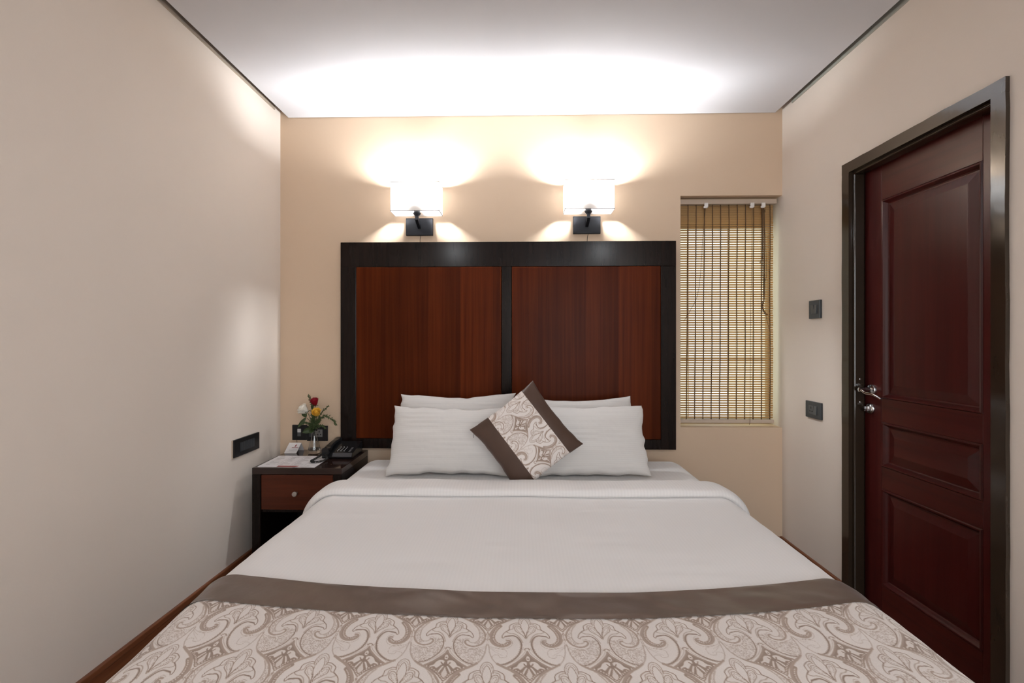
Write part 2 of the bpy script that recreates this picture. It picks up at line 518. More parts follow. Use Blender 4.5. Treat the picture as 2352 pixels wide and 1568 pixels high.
skirting('baseboard_right', 'Y', 2.275, YB, XR, -1, .096, 'short reddish baseboard between the corner and the door frame')

# ================================================================== door
d1 = empty('door_1', (XR + .03, 1.9, 0), 'dark red wooden door with three raised panels in a glossy black frame', 'door', kind='structure')
def rough_bar(name, y0, y1, z0, z1, vertical, x0=XR - .014, x1=XR + .115):
    """frame member whose painted outer edge wanders a little"""
    n = 40
    P0, P1 = [], []
    V = []; F = []
    for i in range(n + 1):
        t = i / n
        if vertical:
            z = z0 + (z1 - z0) * t
            w = .0025 * noise.noise((z * 6, y0 * 9, 1)) + .0012 * noise.noise((z * 25, y0, 3))
            a, b = (y0 + (w if vertical == 1 else 0), y1 + (w if vertical == 2 else 0))
            V += [(x0, a, z), (x0, b, z), (x1, b, z), (x1, a, z)]
        else:
            y = y0 + (y1 - y0) * t
            w = .0025 * noise.noise((y * 6, 4, 1)) + .0012 * noise.noise((y * 25, 2, 3))
            V += [(x0, y, z0), (x0, y, z1 + w), (x1, y, z1 + w), (x1, y, z0)]
    for i in range(n):
        for k in range(4):
            F.append((i * 4 + k, i * 4 + (k + 1) % 4, (i + 1) * 4 + (k + 1) % 4, (i + 1) * 4 + k))
    F += [(0, 1, 2, 3), (n * 4 + 3, n * 4 + 2, n * 4 + 1, n * 4)]
    return MB().add(V, F).build(name, 'frame_gloss_paint', d1)
jb1 = rough_bar('jamb', 1.516, 1.563, 0, 2.095, 1)
jb2 = rough_bar('jamb', 2.227, 2.274, 0, 2.095, 2)
hd = rough_bar('head_jamb', 1.516, 2.274, 2.095, 2.145, 0)
# stop beads inside the frame
one('stop_bead', 'frame_gloss_paint', XR + .004, XR + .052, 2.213, 2.228, 0, 2.083, parent=d1, bevel=.004)
one('stop_bead', 'frame_gloss_paint', XR + .004, XR + .052, 1.562, 1.574, 0, 2.083, parent=d1, bevel=.004)
one('stop_bead', 'frame_gloss_paint', XR + .004, XR + .052, 1.562, 2.228, 2.081, 2.096, parent=d1, bevel=.004)
LX = XR + .06
leaf = MB()
ly0, ly1, lz0, lz1 = 1.566, 2.224, 0.006, 2.09
py0, py1 = 1.663, 2.120
rows = [(.167, .607), (.708, .912), (1.020, 1.927)]
leaf.bbox(LX, LX + .038, ly0, py0, lz0, lz1, b=.002); leaf.bbox(LX, LX + .038, py1, ly1, lz0, lz1, b=.002)
edges = [lz0] + [z for r in rows for z in r] + [lz1]
lf = leaf.build('leaf', 'door_wood', d1)
for i in range(0, len(edges), 2):
    one('rail', 'door_wood_h', LX + .0003, LX + .0377, py0 - .0005, py1 + .0005, edges[i], edges[i + 1], parent=lf, bevel=.002)
def raised_panel(z0, z1):
    # moulding steps around the field, then a bevelled raised field
    V = []; F = []
    def ring(inset, x):
        return [(x, py0 + inset, z0 + inset), (x, py1 - inset, z0 + inset), (x, py1 - inset, z1 - inset), (x, py0 + inset, z1 - inset)]
    prof = [(0, LX + .0005), (.004, LX - .004), (.009, LX - .003), (.014, LX + .004), (.019, LX + .012), (.023, LX + .0155), (.028, LX + .015), (.060, LX + .006), (.063, LX + .0055)]
    for ins, x in prof: V += ring(ins, x)
    for i in range(len(prof) - 1):
        for k in range(4):
            F.append((i * 4 + k, i * 4 + (k + 1) % 4, (i + 1) * 4 + (k + 1) % 4, (i + 1) * 4 + k))
    n = len(prof) - 1
    F.append((n * 4, n * 4 + 1, n * 4 + 2, n * 4 + 3))
    V += [(LX + .036, py0, z0), (LX + .036, py1, z0), (LX + .036, py1, z1), (LX + .036, py0, z1)]
    k = len(V) - 4
    F.append((k + 3, k + 2, k + 1, k))
    MB().add(V, F).build('raised_panel', 'door_wood_h' if z1 - z0 < .3 else 'door_wood', lf)
for r in rows: raised_panel(*r)
# lever handle and lock
HY, HZ = 2.176, 1.053
h = MB()
h.lathe((LX, HY, HZ), [(.026, 0), (.026, .004), (.023, .009), (.014, .012), (.0105, .014), (.0095, .05), (.0105, .056), (.010, .062), (.004, .064)], 28, axis=(-1, 0, 0))
path = spline([(LX - .052, HY + .010, HZ), (LX - .056, HY - .008, HZ - .002), (LX - .056, HY - .035, HZ - .012), (LX - .053, HY - .062, HZ - .013), (LX - .050, HY - .090, HZ - .020), (LX - .046, HY - .112, HZ - .030)], 6)
V = []; F = []
for i, p in enumerate(path):
    t = i / (len(path) - 1)
    hw = .010 * (1 - .35 * t); hh = .0085 * (1 - .45 * t)
    for k in range(10):
        an = 2 * PI * k / 10
        V.append((p[0] + hw * .7 * math.cos(an), p[1], p[2] + hh * math.sin(an)))
n = len(path)
for i in range(n - 1):
    for k in range(10): F.append((i * 10 + k, i * 10 + (k + 1) % 10, (i + 1) * 10 + (k + 1) % 10, (i + 1) * 10 + k))
F += [tuple(range(10)), tuple((n - 1) * 10 + k for k in range(10))]
h.add(V, F)
h.build('lever_handle', 'chrome', lf, smooth=True, sharp=40, label='chrome lever handle')
k = MB()
k.lathe((LX, 2.186, .963), [(.025, 0), (.025, .004), (.021, .010), (.0165, .012), (.0165, .0105), (.0145, .0105), (.0145, .014), (.006, .0145)], 28, axis=(-1, 0, 0))
k.bbox(LX - .030, LX - .014, 2.1825, 2.1895, .951, .975, b=.002)
k.build('lock_thumbturn', 'chrome', lf, smooth=True, sharp=40, label='round chrome lock')
s_ = MB()
for zz in (1.10, .99): s_.lathe((XR + .03, 2.2135, zz), [(.004, 0), (.004, .001), (.002, .002)], 10, axis=(0, -1, 0))
s_.build('strike_screw', 'brushed_steel', d1)

# ================================================================== window in the niche
w1 = empty('window_1', (1.28, 2.97, NZ0), 'narrow window in the wall niche behind the bamboo blind', 'window', kind='structure')
WX0, WX1, WZ0, WZ1, WY = 1.082, 1.575, NZ0 + .03, 2.012, 2.955
one('frame_board', 'window_frame_paint', NX0, XR, WY, WY + .05, WZ1, NZ1, parent=w1)
one('frame_bar', 'window_frame_paint', NX0, XR, WY, WY + .05, NZ0, WZ0, parent=w1)
one('frame_bar', 'window_frame_paint', NX0, NX0 + .012, WY, WY + .05, WZ0, WZ1, parent=w1)
one('frame_bar', 'window_frame_paint', XR - .012, XR, WY, WY + .05, WZ0, WZ1, parent=w1)
for x in (WX0, 1.339):
    one('glazing_bar', 'plastic_white', x - .002, x + .002, WY + .02, WY + .034, WZ0, WZ1, parent=w1)
one('glazing_bar', 'plastic_white', NX0 + .012, XR - .012, WY + .02, WY + .034, 1.164, 1.169, parent=w1)
for z0, z1 in ((WZ0, 1.164), (1.169, WZ1)):
    one('clear_pane', 'window_glass', WX0 + .002, 1.337, WY + .025, WY + .029, z0, z1, parent=w1)
    one('frosted_pane', 'frosted_glass', 1.341, XR - .012, WY + .025, WY + .029, z0, z1, parent=w1)
    one('frosted_pane', 'frosted_glass', NX0 + .012, WX0 - .002, WY + .025, WY + .029, z0, z1, parent=w1)

w2 = empty('window_2', (.85, YF, .40), 'tall window in the wall behind the viewer', 'window', kind='structure')
for b_ in ((.13, 1.57, 2.37, 2.41), (.13, 1.57, .39, .43)):
    one('frame_bar', 'window_frame_paint', b_[0], b_[1], YF, YF + .025, b_[2], b_[3], parent=w2)
for x in (.11, 1.55):
    one('frame_bar', 'window_frame_paint', x, x + .035, YF, YF + .025, .39, 2.41, parent=w2)
one('curtained_pane', 'paper_white', .145, 1.55, YF, YF + .012, .43, 2.37, parent=w2)

# ================================================================== bamboo blind
BX0, BX1, BY = 0.988, 1.566, 2.868
bl = empty('bamboo_blind', (1.28, BY, .775), 'bamboo slat blind with dark threads hanging in the window niche', 'blind')
one('headrail', 'rail_wood', BX0 - .008, BX1 + .012, BY - .022, BY + .006, 2.132, 2.162, parent=bl, bevel=.003)
one('bottom_rail', 'rail_wood', BX0, BX1 + .004, BY - .006, BY + .007, .772, .795, parent=bl, bevel=.004)
ns = 90
z_lo, z_hi = .800, 2.128
sm = MB(); sm.bbox(BX0, BX1, -.0016, .0016, -.0051, .0051, b=.0013, seg=1)
base = None
for i in range(ns):
    t = (i + .5) / ns
    z = z_lo + (z_hi - z_lo) * t
    yy = BY + .002 * math.sin(z * 9)
    if base is None:
        MBs = MB(); MBs.v = [(a, b + yy, c + z) for a, b, c in sm.v]; MBs.f = sm.f
        base = MBs.build('slat', 'bamboo', bl)
        o = base
    else:
        o = base.copy(); COL.objects.link(o)
    o.location = Vector(((BX0 + BX1) / 2 + random.uniform(-.0015, .0015), yy, z)) - WLOC[bl]
    tilt = .32 if z < 2.0 else 1.0
    o.rotation_euler = (random.uniform(-.08, .08), random.uniform(-.0006, .0006), 0)
    o.scale = (1 + random.uniform(-.002, .002), 1, 1.0 if z < 2.005 else 1.38)
for j in range(12):
    x = BX0 + .0015 + (BX1 - .022 - BX0) * j / 11
    pts = []
    for i in range(46):
        z = .795 + (2.132 - .795) * i / 45
        pts.append((x + .0022 * noise.noise((x * 7, z * 2.5, 0)) - .012 * (1 - (z - .795) / 1.337) * (1 - j / 11) * (0 if j == 0 else 1), BY - .0042 + .002 * math.sin(z * 9) + (.0006 if i % 2 else -.0006), z))
    tb = MB(); tb.tube(pts, .0026, 6)
    # the thread passes behind every slat too
    tb.tube([(p[0], BY + .0046, p[2]) for p in pts], .0013, 5)
    tb.build('warp_thread', 'thread_brown', bl)
for x in (1.142, 1.424, 1.492):
    c_ = MB(); c_.bbox(x - .012, x + .012, BY - .034, BY - .022, 2.108, 2.137, b=.004)
    c_.bbox(x - .018, x + .006, BY - .036, BY - .026, 2.103, 2.117, b=.004)
    c_.build('pulley_clip', 'plastic_white', bl)
def cord(pts, r=.0012, n=6, name='pull_cord', par=bl, mat='cable_black'):
    return MB().tube(spline(pts, 5), r, n).build(name, mat, par)
cy = BY - .03
cord([(1.142, cy, 2.118), (1.25, cy, 2.112), (1.35, cy, 2.112), (1.424, cy, 2.118), (1.492, cy, 2.121)], mat='thread_brown')
cord([(1.138, cy, 2.105), (1.126, cy + .01, 1.95), (1.112, cy + .014, 1.70), (1.09, cy + .012, 1.56), (1.052, cy + .01, 1.48), (1.008, cy + .012, 1.405)], mat='thread_brown')
cord([(1.424, cy, 2.105), (1.423, cy + .012, 1.7), (1.419, cy + .014, 1.2), (1.414, cy + .01, .82), (1.410, cy + .008, .765)], mat='thread_brown')
# looped bundle with its knot
for dx, dz, w in ((0, 0, .0), (.003, .01, .006), (-.003, -.01, -.006), (.001, .0, .003)):
    cord([(1.490 + dx, cy, 2.108), (1.490 + dx * 2, cy - .003, 2.05), (1.492 + w, cy, 1.9), (1.495 + w, cy + .004, 1.7), (1.498 + dx, cy + .006, 1.56), (1.496, cy + .006, 1.525)], .0019, mat='thread_brown')
cord([(1.486, cy, 2.08), (1.482, cy - .002, 1.98), (1.486, cy, 1.83), (1.478, cy - .004, 1.78), (1.467, cy - .004, 1.765), (1.474, cy - .004, 1.78), (1.486, cy, 1.772)], .0012, mat='thread_brown')
cord([(1.494, cy, 2.06), (1.504, cy - .004, 1.85), (1.507, cy - .006, 1.70), (1.500, cy - .006, 1.655), (1.496, cy, 1.68)], .0012, mat='thread_brown')
lp = [(1.490 + .012 * math.sin(a * 1.7) - .002, cy - .004, 2.085 + .014 * math.cos(a)) for a in np.linspace(0, 9, 14)]
cord(lp, .0015, mat='thread_brown')
kn = []
for i in range(40):
    t = i / 39
    kn.append((1.494 - .014 * math.sin(PI * t * .9) + .022 * t * t + .005 * math.cos(t * 38), cy + .002 + .004 * math.sin(t * 38), 1.53 - .085 * t))
MB().tube(kn, .0032, 6).build('cord_knot', 'thread_brown', bl)
cord([(1.505, cy, 1.45), (1.513, cy, 1.41), (1.526, cy, 1.355)], .0013, mat='thread_brown')

# ================================================================== switch and socket plates
def plate_back(x0, x1, z0, z1):
    y = YB
    return (x0, x1, y - .010, y, z0, z1)
p = empty('socket_plate', (-1.38, YB, .717), 'black telephone jack plate on the tan wall above the tent card', 'socket plate')
one('cover_plate', 'plate_black', -1.426, -1.335, YB - .010, YB, .668, .762, parent=p, bevel=.002)
one('jack_module', 'jack_white', -1.392, -1.370, YB - .0125, YB - .008, .716, .738, parent=p, bevel=.001)
one('jack_module', 'socket_grey', -1.392, -1.370, YB - .0125, YB - .008, .692, .714, parent=p, bevel=.001)
MB().tube(spline([(-1.392, YB - .013, .70), (-1.394, YB - .016, .68), (-1.393, YB - .012, .64), (-1.392, YB - .012, .613)], 4), .0015, 6).build('jack_cord', 'cable_black', p)

def socket(par, cx, cz, axis, sgn, face, w=.034, h=.044, mat='socket_grey'):
    """a round-pin socket insert; axis is the wall normal axis"""
    m = MB(); hl = MB()
    def B(mb, a0, a1, d0, d1, z0, z1, bev=.001):
        if axis == 'Y': mb.bbox(a0, a1, min(face - d0, face - d1), max(face - d0, face - d1), z0, z1, b=bev)
        else: mb.bbox(min(face + sgn * d0, face + sgn * d1), max(face + sgn * d0, face + sgn * d1), a0, a1, z0, z1, b=bev)
    B(m, cx - w / 2, cx + w / 2, -.002, .0022, cz - h / 2, cz + h / 2)
    s = m.build('socket_insert', mat, par)
    for dx, dz, rw, rh in ((0, .011, .0028, .0062), (-.0095, -.008, .0042, .003), (.0095, -.008, .0042, .003)):
        hl = MB(); B(hl, cx + dx - rw, cx + dx + rw, .0018, .0027, cz + dz - rh, cz + dz + rh, .0008)
        hl.build('pin_hole', 'hole_black', s)
p = empty('socket_plate', (-1.268, YB, .71), 'black three pin socket plate on the tan wall behind the flower vase', 'socket plate')
one('cover_plate', 'plate_black', -1.333, -1.204, YB - .011, YB, .662, .756, parent=p, bevel=.002)
socket(p, -1.255, .711, 'Y', -1, YB - .011, w=.040, h=.046, mat='socket_grey_light')
one('rocker', 'plate_charcoal', -1.318, -1.290, YB - .0135, YB - .009, .688, .734, parent=p, bevel=.0015)

p = empty('switch_plate', (XL, 2.45, .718), 'wide black switch plate on the cream wall left of the nightstand', 'switch plate')
one('cover_plate', 'plate_black', XL, XL + .011, 2.336, 2.565, .672, .765, parent=p, bevel=.002)
one('back_box_edge', 'rail_wood', XL, XL + .005, 2.331, 2.337, .668, .764, parent=p)
for i in range(6):
    y0 = 2.386 + i * .0215
    one('rocker', 'plate_charcoal', XL + .009, XL + .0135, y0, y0 + .0205, .695, .742, parent=p, bevel=.0012)

p = empty('switch_plate', (XR, 2.49, 1.453), 'small charcoal two rocker light switch high on the right wall', 'switch plate')
one('cover_plate', 'plate_charcoal', XR - .012, XR, 2.442, 2.535, 1.404, 1.502, parent=p, bevel=.002)
for y0 in (2.4655, 2.489):
    r_ = MB(); r_.prism([(XR - .011, y0, 1.43), (XR - (.0135 if y0 > 2.48 else .018), y0, 1.43), (XR - (.018 if y0 > 2.48 else .0135), y0, 1.476), (XR - .011, y0, 1.476)], (0, .0225, 0))
    r_.build('rocker', 'socket_grey', p)
p = empty('socket_plate', (XR, 2.5, .91), 'charcoal socket and switch plate low on the right wall beside the door', 'socket plate')
one('cover_plate', 'plate_charcoal', XR - .012, XR, 2.436, 2.564, .864, .954, parent=p, bevel=.002)
socket(p, 2.512, .909, 'X', -1, XR - .012, w=.042, h=.046, mat='socket_grey')
MB().prism([(XR - .011, 2.466, .886), (XR - .0175, 2.466, .886), (XR - .0135, 2.466, .932), (XR - .011, 2.466, .932)], (0, .0225, 0)).build('rocker', 'socket_grey', p)

# ================================================================== wall lamps
def wall_lamp(cx, zb, label):
    e = empty('wall_lamp', (cx, YB, zb - .115), label, 'lamp', 'wall lamps above the headboard')
    w, h, y0, y1 = .290, .174, 2.672, 2.788
    sh = MB()
    x0, x1, z0, z1 = cx - w / 2, cx + w / 2, zb, zb + h
    t = .0025
    sh.box(x0, x1, y0, y0 + t, z0, z1); sh.box(x0, x1, y1 - t, y1, z0, z1)
    sh.box(x0, x0 + t, y0 + t, y1 - t, z0, z1); sh.box(x1 - t, x1, y0 + t, y1 - t, z0, z1)
    s = sh.build('shade', 'shade_fabric', e)
    for zz in (z0 - .0005, z1 - .003):
        tr = MB()
        tr.box(x0 - .0008, x1 + .0008, y0 - .0008, y0 + .0005, zz, zz + .0035); tr.box(x0 - .0008, x1 + .0008, y1 - .0005, y1 + .0008, zz, zz + .0035)
        tr.box(x0 - .0008, x0 + .0005, y0, y1, zz, zz + .0035); tr.box(x1 - .0005, x1 + .0008, y0, y1, zz, zz + .0035)
        tr.build('shade_rim', 'shade_trim', s)
    ym = (y0 + y1) / 2
    one('wall_plate', 'lamp_black', cx - .0835, cx + .0835, YB - .016, YB, zb - .116, zb - .010, parent=e, bevel=.002)
    a = MB()
    hw = .009
    P = [(YB - .016, zb - .075), (ym + .006, zb - .052), (ym - .012, zb - .040), (ym - .012, zb - .012), (ym + .010, zb - .012), (ym + .010, zb - .034), (YB - .016, zb - .048)]
    a.prism([(cx - hw, y, z) for y, z in P], (2 * hw, 0, 0))
    a.build('arm', 'lamp_black', e)
    c_ = MB(); c_.lathe((cx, ym, zb - .014), [(.012, 0), (.022, .012), (.023, .018), (.018, .019), (.018, .06), (.014, .062)], 24)
    c_.build('lamp_holder', 'lamp_black', e, smooth=True, sharp=35)
    g = MB(); bz = zb + h - .056
    # compact fluorescent lamp: two U-shaped tubes standing on a white base
    for dy in (-.011, .011):
        U = [(cx - .010, ym + dy, zb + .072)] + [(cx - .010, ym + dy, zb + .072 + .062 * k / 4) for k in range(1, 5)] + [(cx - .010 * math.cos(a_), ym + dy, zb + .134 + .010 * math.sin(a_)) for a_ in np.linspace(.3, PI - .3, 6)] + [(cx + .010, ym + dy, zb + .134 - .062 * k / 4) for k in range(0, 5)]
        g.tube(U, .0062, 8)
    g.build('bulb', 'bulb_glow', e, smooth=True)
    g = MB(); g.lathe((cx, ym, zb + .043), [(.013, 0), (.013, .012), (.024, .018), (.0255, .024), (.024, .030), (.001, .031)], 20)
    g.build('bulb_base', 'plastic_white', e, smooth=True)
    sp = MB(); sp.lathe((cx, ym, zb + .040), [(.014, 0), (.050, .001), (.050, .003), (.014, .004)], 28)  # added disc blocks the bulb's downward light; the rods carry the shade
    for dx in (-1, 1): sp.tube([(cx + dx * .018, ym, zb + .03), (cx + dx * (w / 2 - .003), ym, zb + .03)], .0015, 6)
    sp.build('carrier_baffle', 'plastic_white', s)
    w_ = MB(); w_.tube(spline([(cx + .008, YB - .010, zb - .116), (cx + .004, YB - .012, zb - .14), (cx + .003, YB - .006, zb - .168)], 5), .0014, 6)
    w_.build('power_cord', 'cable_black', e)
    return e
wall_lamp(-.630, 2.050, 'left of two lit wall lamps with white rectangular shades above the headboard')
wall_lamp(.400, 2.056, 'right of two lit wall lamps with white rectangular shades above the headboard')

# ================================================================== headboard
hb = empty('headboard', (-.088, 2.79, .628), 'tall dark headboard with two reddish veneer panels on the back wall', 'headboard')
HX0, HX1, HZ0, HZ1, HY0, HY1 = -1.107, .931, .628, 1.886, 2.760, YB
one('top_rail', 'espresso_wood', HX0, HX1, HY0, HY1, 1.735, HZ1, parent=hb, bevel=.002)
one('bottom_rail', 'espresso_wood', HX0 + .096, HX1 - .091, HY0, HY1, HZ0, .688, parent=hb, bevel=.002)
one('stile', 'espresso_wood', HX0, HX0 + .096, HY0, HY1, HZ0, 1.735, parent=hb, bevel=.002)
one('stile', 'espresso_wood', HX1 - .091, HX1, HY0, HY1, HZ0, 1.735, parent=hb, bevel=.002)
one('centre_stile', 'espresso_wood', -.121, -.060, HY0, HY1, .688, 1.735, parent=hb, bevel=.002)
for x0, x1 in ((HX0 + .096, -.121), (-.060, HX1 - .091)):
    one('veneer_panel', 'headboard_panel_wood', x0 + .002, x1 - .002, HY0 - .004, HY1 - .002, .690, 1.733, parent=hb, bevel=.0035)

# ================================================================== woven paisley figure (right half of one motif, in cell widths)
MOTIF = {
    'bud': [(0.0, 0.231), (0.025, 0.202), (0.046, 0.136), (0.054, 0.079), (0.04, 0.0), (0.015, -0.062), (0.0, -0.16)],
    'arch': [(0.0, 0.292), (0.042, 0.27), (0.068, 0.224), (0.08, 0.161), (0.071, 0.104)],
    'arch2': [(0.0, 0.261), (0.031, 0.241), (0.053, 0.202), (0.061, 0.152)],
    'palm': [(0.071, 0.141), (0.112, 0.148), (0.152, 0.131), (0.202, 0.087), (0.212, 0.008), (0.254, -0.031), (0.291, -0.077), (0.313, -0.138), (0.298, -0.165), (0.267, -0.13), (0.219, -0.12)],
    'under': [(0.267, -0.13), (0.219, -0.12), (0.16, -0.115), (0.11, -0.153), (0.079, -0.219), (0.065, -0.298), (0.078, -0.395), (0.115, -0.49), (0.184, -0.575), (0.277, -0.638), (0.363, -0.654)],
    'palm2': [(0.073, 0.12), (0.122, 0.112), (0.153, 0.087), (0.163, 0.024), (0.214, 0.0), (0.247, -0.034), (0.212, -0.065), (0.157, -0.073), (0.108, -0.108), (0.072, -0.175), (0.048, -0.255)],
    'pet': [(0.003, -0.153), (0.022, -0.062), (0.062, 0.055), (0.111, 0.083), (0.138, 0.051), (0.131, -0.016), (0.084, -0.062), (0.037, -0.108), (0.005, -0.175)],
    'petin': [(0.022, -0.085), (0.072, 0.024), (0.108, 0.051), (0.118, 0.024), (0.099, -0.019), (0.059, -0.062)],
    's1': [(0.125, 0.265), (0.181, 0.224), (0.279, 0.161), (0.373, 0.079), (0.443, -0.031), (0.47, -0.13), (0.452, -0.233), (0.401, -0.305), (0.323, -0.336), (0.248, -0.315), (0.208, -0.262), (0.221, -0.219), (0.248, -0.219)],
    'bead': [(0.332, 0.076), (0.393, -0.008), (0.426, -0.108), (0.425, -0.182), (0.396, -0.255), (0.341, -0.301), (0.274, -0.302), (0.238, -0.269)],
    'sin': [(0.304, 0.112), (0.371, 0.008), (0.394, -0.093), (0.391, -0.175), (0.368, -0.233), (0.328, -0.265), (0.286, -0.262), (0.251, -0.233)],
    'sp': [(0.27, -0.194), (0.217, -0.179), (0.182, -0.241), (0.193, -0.315), (0.248, -0.365), (0.318, -0.375), (0.394, -0.354)],
    'leaf': [(0.5, -0.312), (0.441, -0.347), (0.369, -0.375), (0.284, -0.393), (0.254, -0.436), (0.266, -0.519), (0.338, -0.532), (0.367, -0.483), (0.429, -0.5), (0.443, -0.555)],
    'leafv': [(0.489, -0.333), (0.408, -0.423), (0.359, -0.463), (0.311, -0.496)],
    'leafv2': [(0.469, -0.354), (0.419, -0.389), (0.352, -0.423)],
    'low': [(0.487, -0.298), (0.478, -0.382), (0.467, -0.463), (0.429, -0.568), (0.362, -0.657), (0.273, -0.721)],
    'dA': [(0.0, -0.423), (0.023, -0.483), (0.095, -0.568), (0.182, -0.647), (0.274, -0.709)],
    'dB': [(0.014, -0.382), (0.051, -0.47), (0.14, -0.568), (0.236, -0.632), (0.309, -0.682)],
    'dC': [(0.042, -0.354), (0.074, -0.443), (0.167, -0.555), (0.259, -0.626), (0.332, -0.669)],
    'chev': [(0.0, -0.365), (0.023, -0.375), (0.037, -0.398)],
    'dia': [(0.0, -0.456), (0.027, -0.503), (0.095, -0.584), (0.181, -0.659), (0.281, -0.716), (0.187, -0.761), (0.095, -0.826), (0.038, -0.895), (0.0, -0.941)],
    'wing': [(0.011, -0.613), (0.04, -0.596), (0.076, -0.596), (0.116, -0.626), (0.146, -0.676), (0.189, -0.7), (0.18, -0.719), (0.132, -0.712), (0.105, -0.737), (0.075, -0.712), (0.049, -0.682), (0.018, -0.669)],
    'head': [(0.0, -0.496), (0.02, -0.516), (0.027, -0.555), (0.016, -0.587), (0.0, -0.594)],
    'ptl': [(0.0, -0.694), (0.023, -0.767), (0.039, -0.814), (0.026, -0.855), (0.007, -0.878), (0.0, -0.884)],
    'pt2': [(0.009, -0.694), (0.035, -0.694), (0.066, -0.743), (0.082, -0.785), (0.061, -0.797), (0.035, -0.743)],
    'smile': [(0.0, -0.659), (0.031, -0.657), (0.054, -0.626), (0.061, -0.632), (0.04, -0.676), (0.0, -0.684)],
    'node': [(0.492, -0.182), (0.508, -0.219), (0.508, -0.284), (0.482, -0.312)],
    'drop': [(0.496, -0.047), (0.506, -0.108), (0.503, -0.168), (0.483, -0.197), (0.47, -0.168), (0.477, -0.108)],
}

R_ = 300
def raster_motif(kind):
    us = np.arange(0, .68, 1 / R_); vs_ = np.arange(-1.16, .36, 1 / R_)
    Ug, Vg = np.meshgrid(us, vs_)
    val = np.zeros_like(Ug); alp = np.zeros_like(Ug)
    M = {k: np.array(spline(v, 6)) for k, v in MOTIF.items()}
    def paint(cov, value):
        nonlocal val, alp
        val = val * (1 - cov) + value * cov
        alp = np.maximum(alp, cov)
    def dist(P):
        best = np.full(Ug.shape, 9.0)
        for a, b in zip(P[:-1], P[1:]):
            d = b - a; L = float(d @ d)
            if L < 1e-12: continue
            t = np.clip(((Ug - a[0]) * d[0] + (Vg - a[1]) * d[1]) / L, 0, 1)
            best = np.minimum(best, np.hypot(Ug - a[0] - t * d[0], Vg - a[1] - t * d[1]))
        return best
    aa = 1.6 / R_
    def stroke(P, w, value):
        P = M[P] if isinstance(P, str) else P
        paint(np.clip((w / 2 - dist(P)) / aa + .5, 0, 1), value)
    def inside(P):
        c = np.zeros(Ug.shape, bool)
        n = len(P)
        for i in range(n):
            a, b = P[i], P[(i + 1) % n]
            if a[1] == b[1]: continue
            cond = ((a[1] > Vg) != (b[1] > Vg)) & (Ug < (b[0] - a[0]) * (Vg - a[1]) / (b[1] - a[1]) + a[0])
            c ^= cond
        return c
    def fill(P, value):
        P = M[P] if isinstance(P, str) else P
        paint(inside(P).astype(float), value)
    def dots(P, r, gap, value):
        P = M[P] if isinstance(P, str) else P
        acc = 0
        for a, b in zip(P[:-1], P[1:]):
            d = np.hypot(*(b - a)); acc += d
            if acc >= gap:
                acc = 0
                paint(np.clip((r - np.hypot(Ug - b[0], Vg - b[1])) / aa + .5, 0, 1), value)
    rng = np.random.default_rng(3)
    def speckle(mask, v):
        g = rng.random((Ug.shape[0] // 3 + 1, Ug.shape[1] // 3 + 1))
        g = np.kron(g, np.ones((3, 3)))[:Ug.shape[0], :Ug.shape[1]]
        paint((mask & (g > .55)).astype(float) * .9, v)
    # dark diamond with its plant ornament
    fill('dia', .74)
    lo = M['dia'][len(M['dia']) // 2 - 2:]
    dots(lo * np.array([.90, 1]) + np.array([0, .030]), .0095, .026, .06)
    for k in ('wing', 'pt2'):
        fill(k, .04); stroke(np.vstack([M[k], M[k][:1]]), .006, .85)
    hd_ = np.vstack([M['head'], [[0, M['head'][0][1]]]]); fill(hd_, .04); stroke('head', .006, .85)
    fill(np.vstack([M['ptl'], [[0, M['ptl'][0][1]]]]), .10); stroke('ptl', .006, .8)
    sm_ = M['smile']; fill(sm_, .8)
    paint(np.clip((.012 - np.hypot(Ug, Vg - M['head'][len(M['head']) // 2][1])) / aa + .5, 0, 1), .8)
    # bands over the diamond
    stroke('dA', .026, .62); stroke('dB', .008, .55); stroke('dC', .007, .5)
    stroke('low', .014 if kind == 0 else .018, .42)
    # scroll body
    if kind == 1:
        speckle(inside(np.vstack([M['s1'][:44], M['sin'][:40][::-1]])), .46)
        speckle(inside(np.vstack([M['under'][22:], M['low'][10:20][::-1], M['sp'][::-1]])), .46)
        stroke('s1', .028, .56); stroke('sin', .016, .42)
    else:
        stroke('bead', .054, .68)
        stroke('s1', .034, .56)
        dots('bead', .0085, .024, .08)
        dots(M['bead'] * .985 + np.array([-.006, .012]), .006, .030, .12)
    stroke('sp', .008, .48)
    stroke('leaf', .007, .48); stroke('leafv', .006, .42); stroke('leafv2', .006, .42)
    # palmette
    stroke('under', .026 if kind == 0 else .016, .55); stroke('under', .010, .95)
    if kind == 0:
        dots(M['under'][18:] + np.array([.014, .004]), .009, .022, .5)
    stroke('palm2', .015, .5); stroke('palm', .011, .95)
    stroke('pet', .010, .85); dots('petin', .008, .022, .62); stroke('petin', .004, .4)
    stroke('bud', .010, .8); stroke('arch', .011, .7); stroke('arch2', .008, .6)
    stroke('chev', .014, .8)
    stroke('node', .007, .5); fill('drop', .05); stroke(np.vstack([M['drop'], M['drop'][:1]]), .008, .65)
    return val, alp

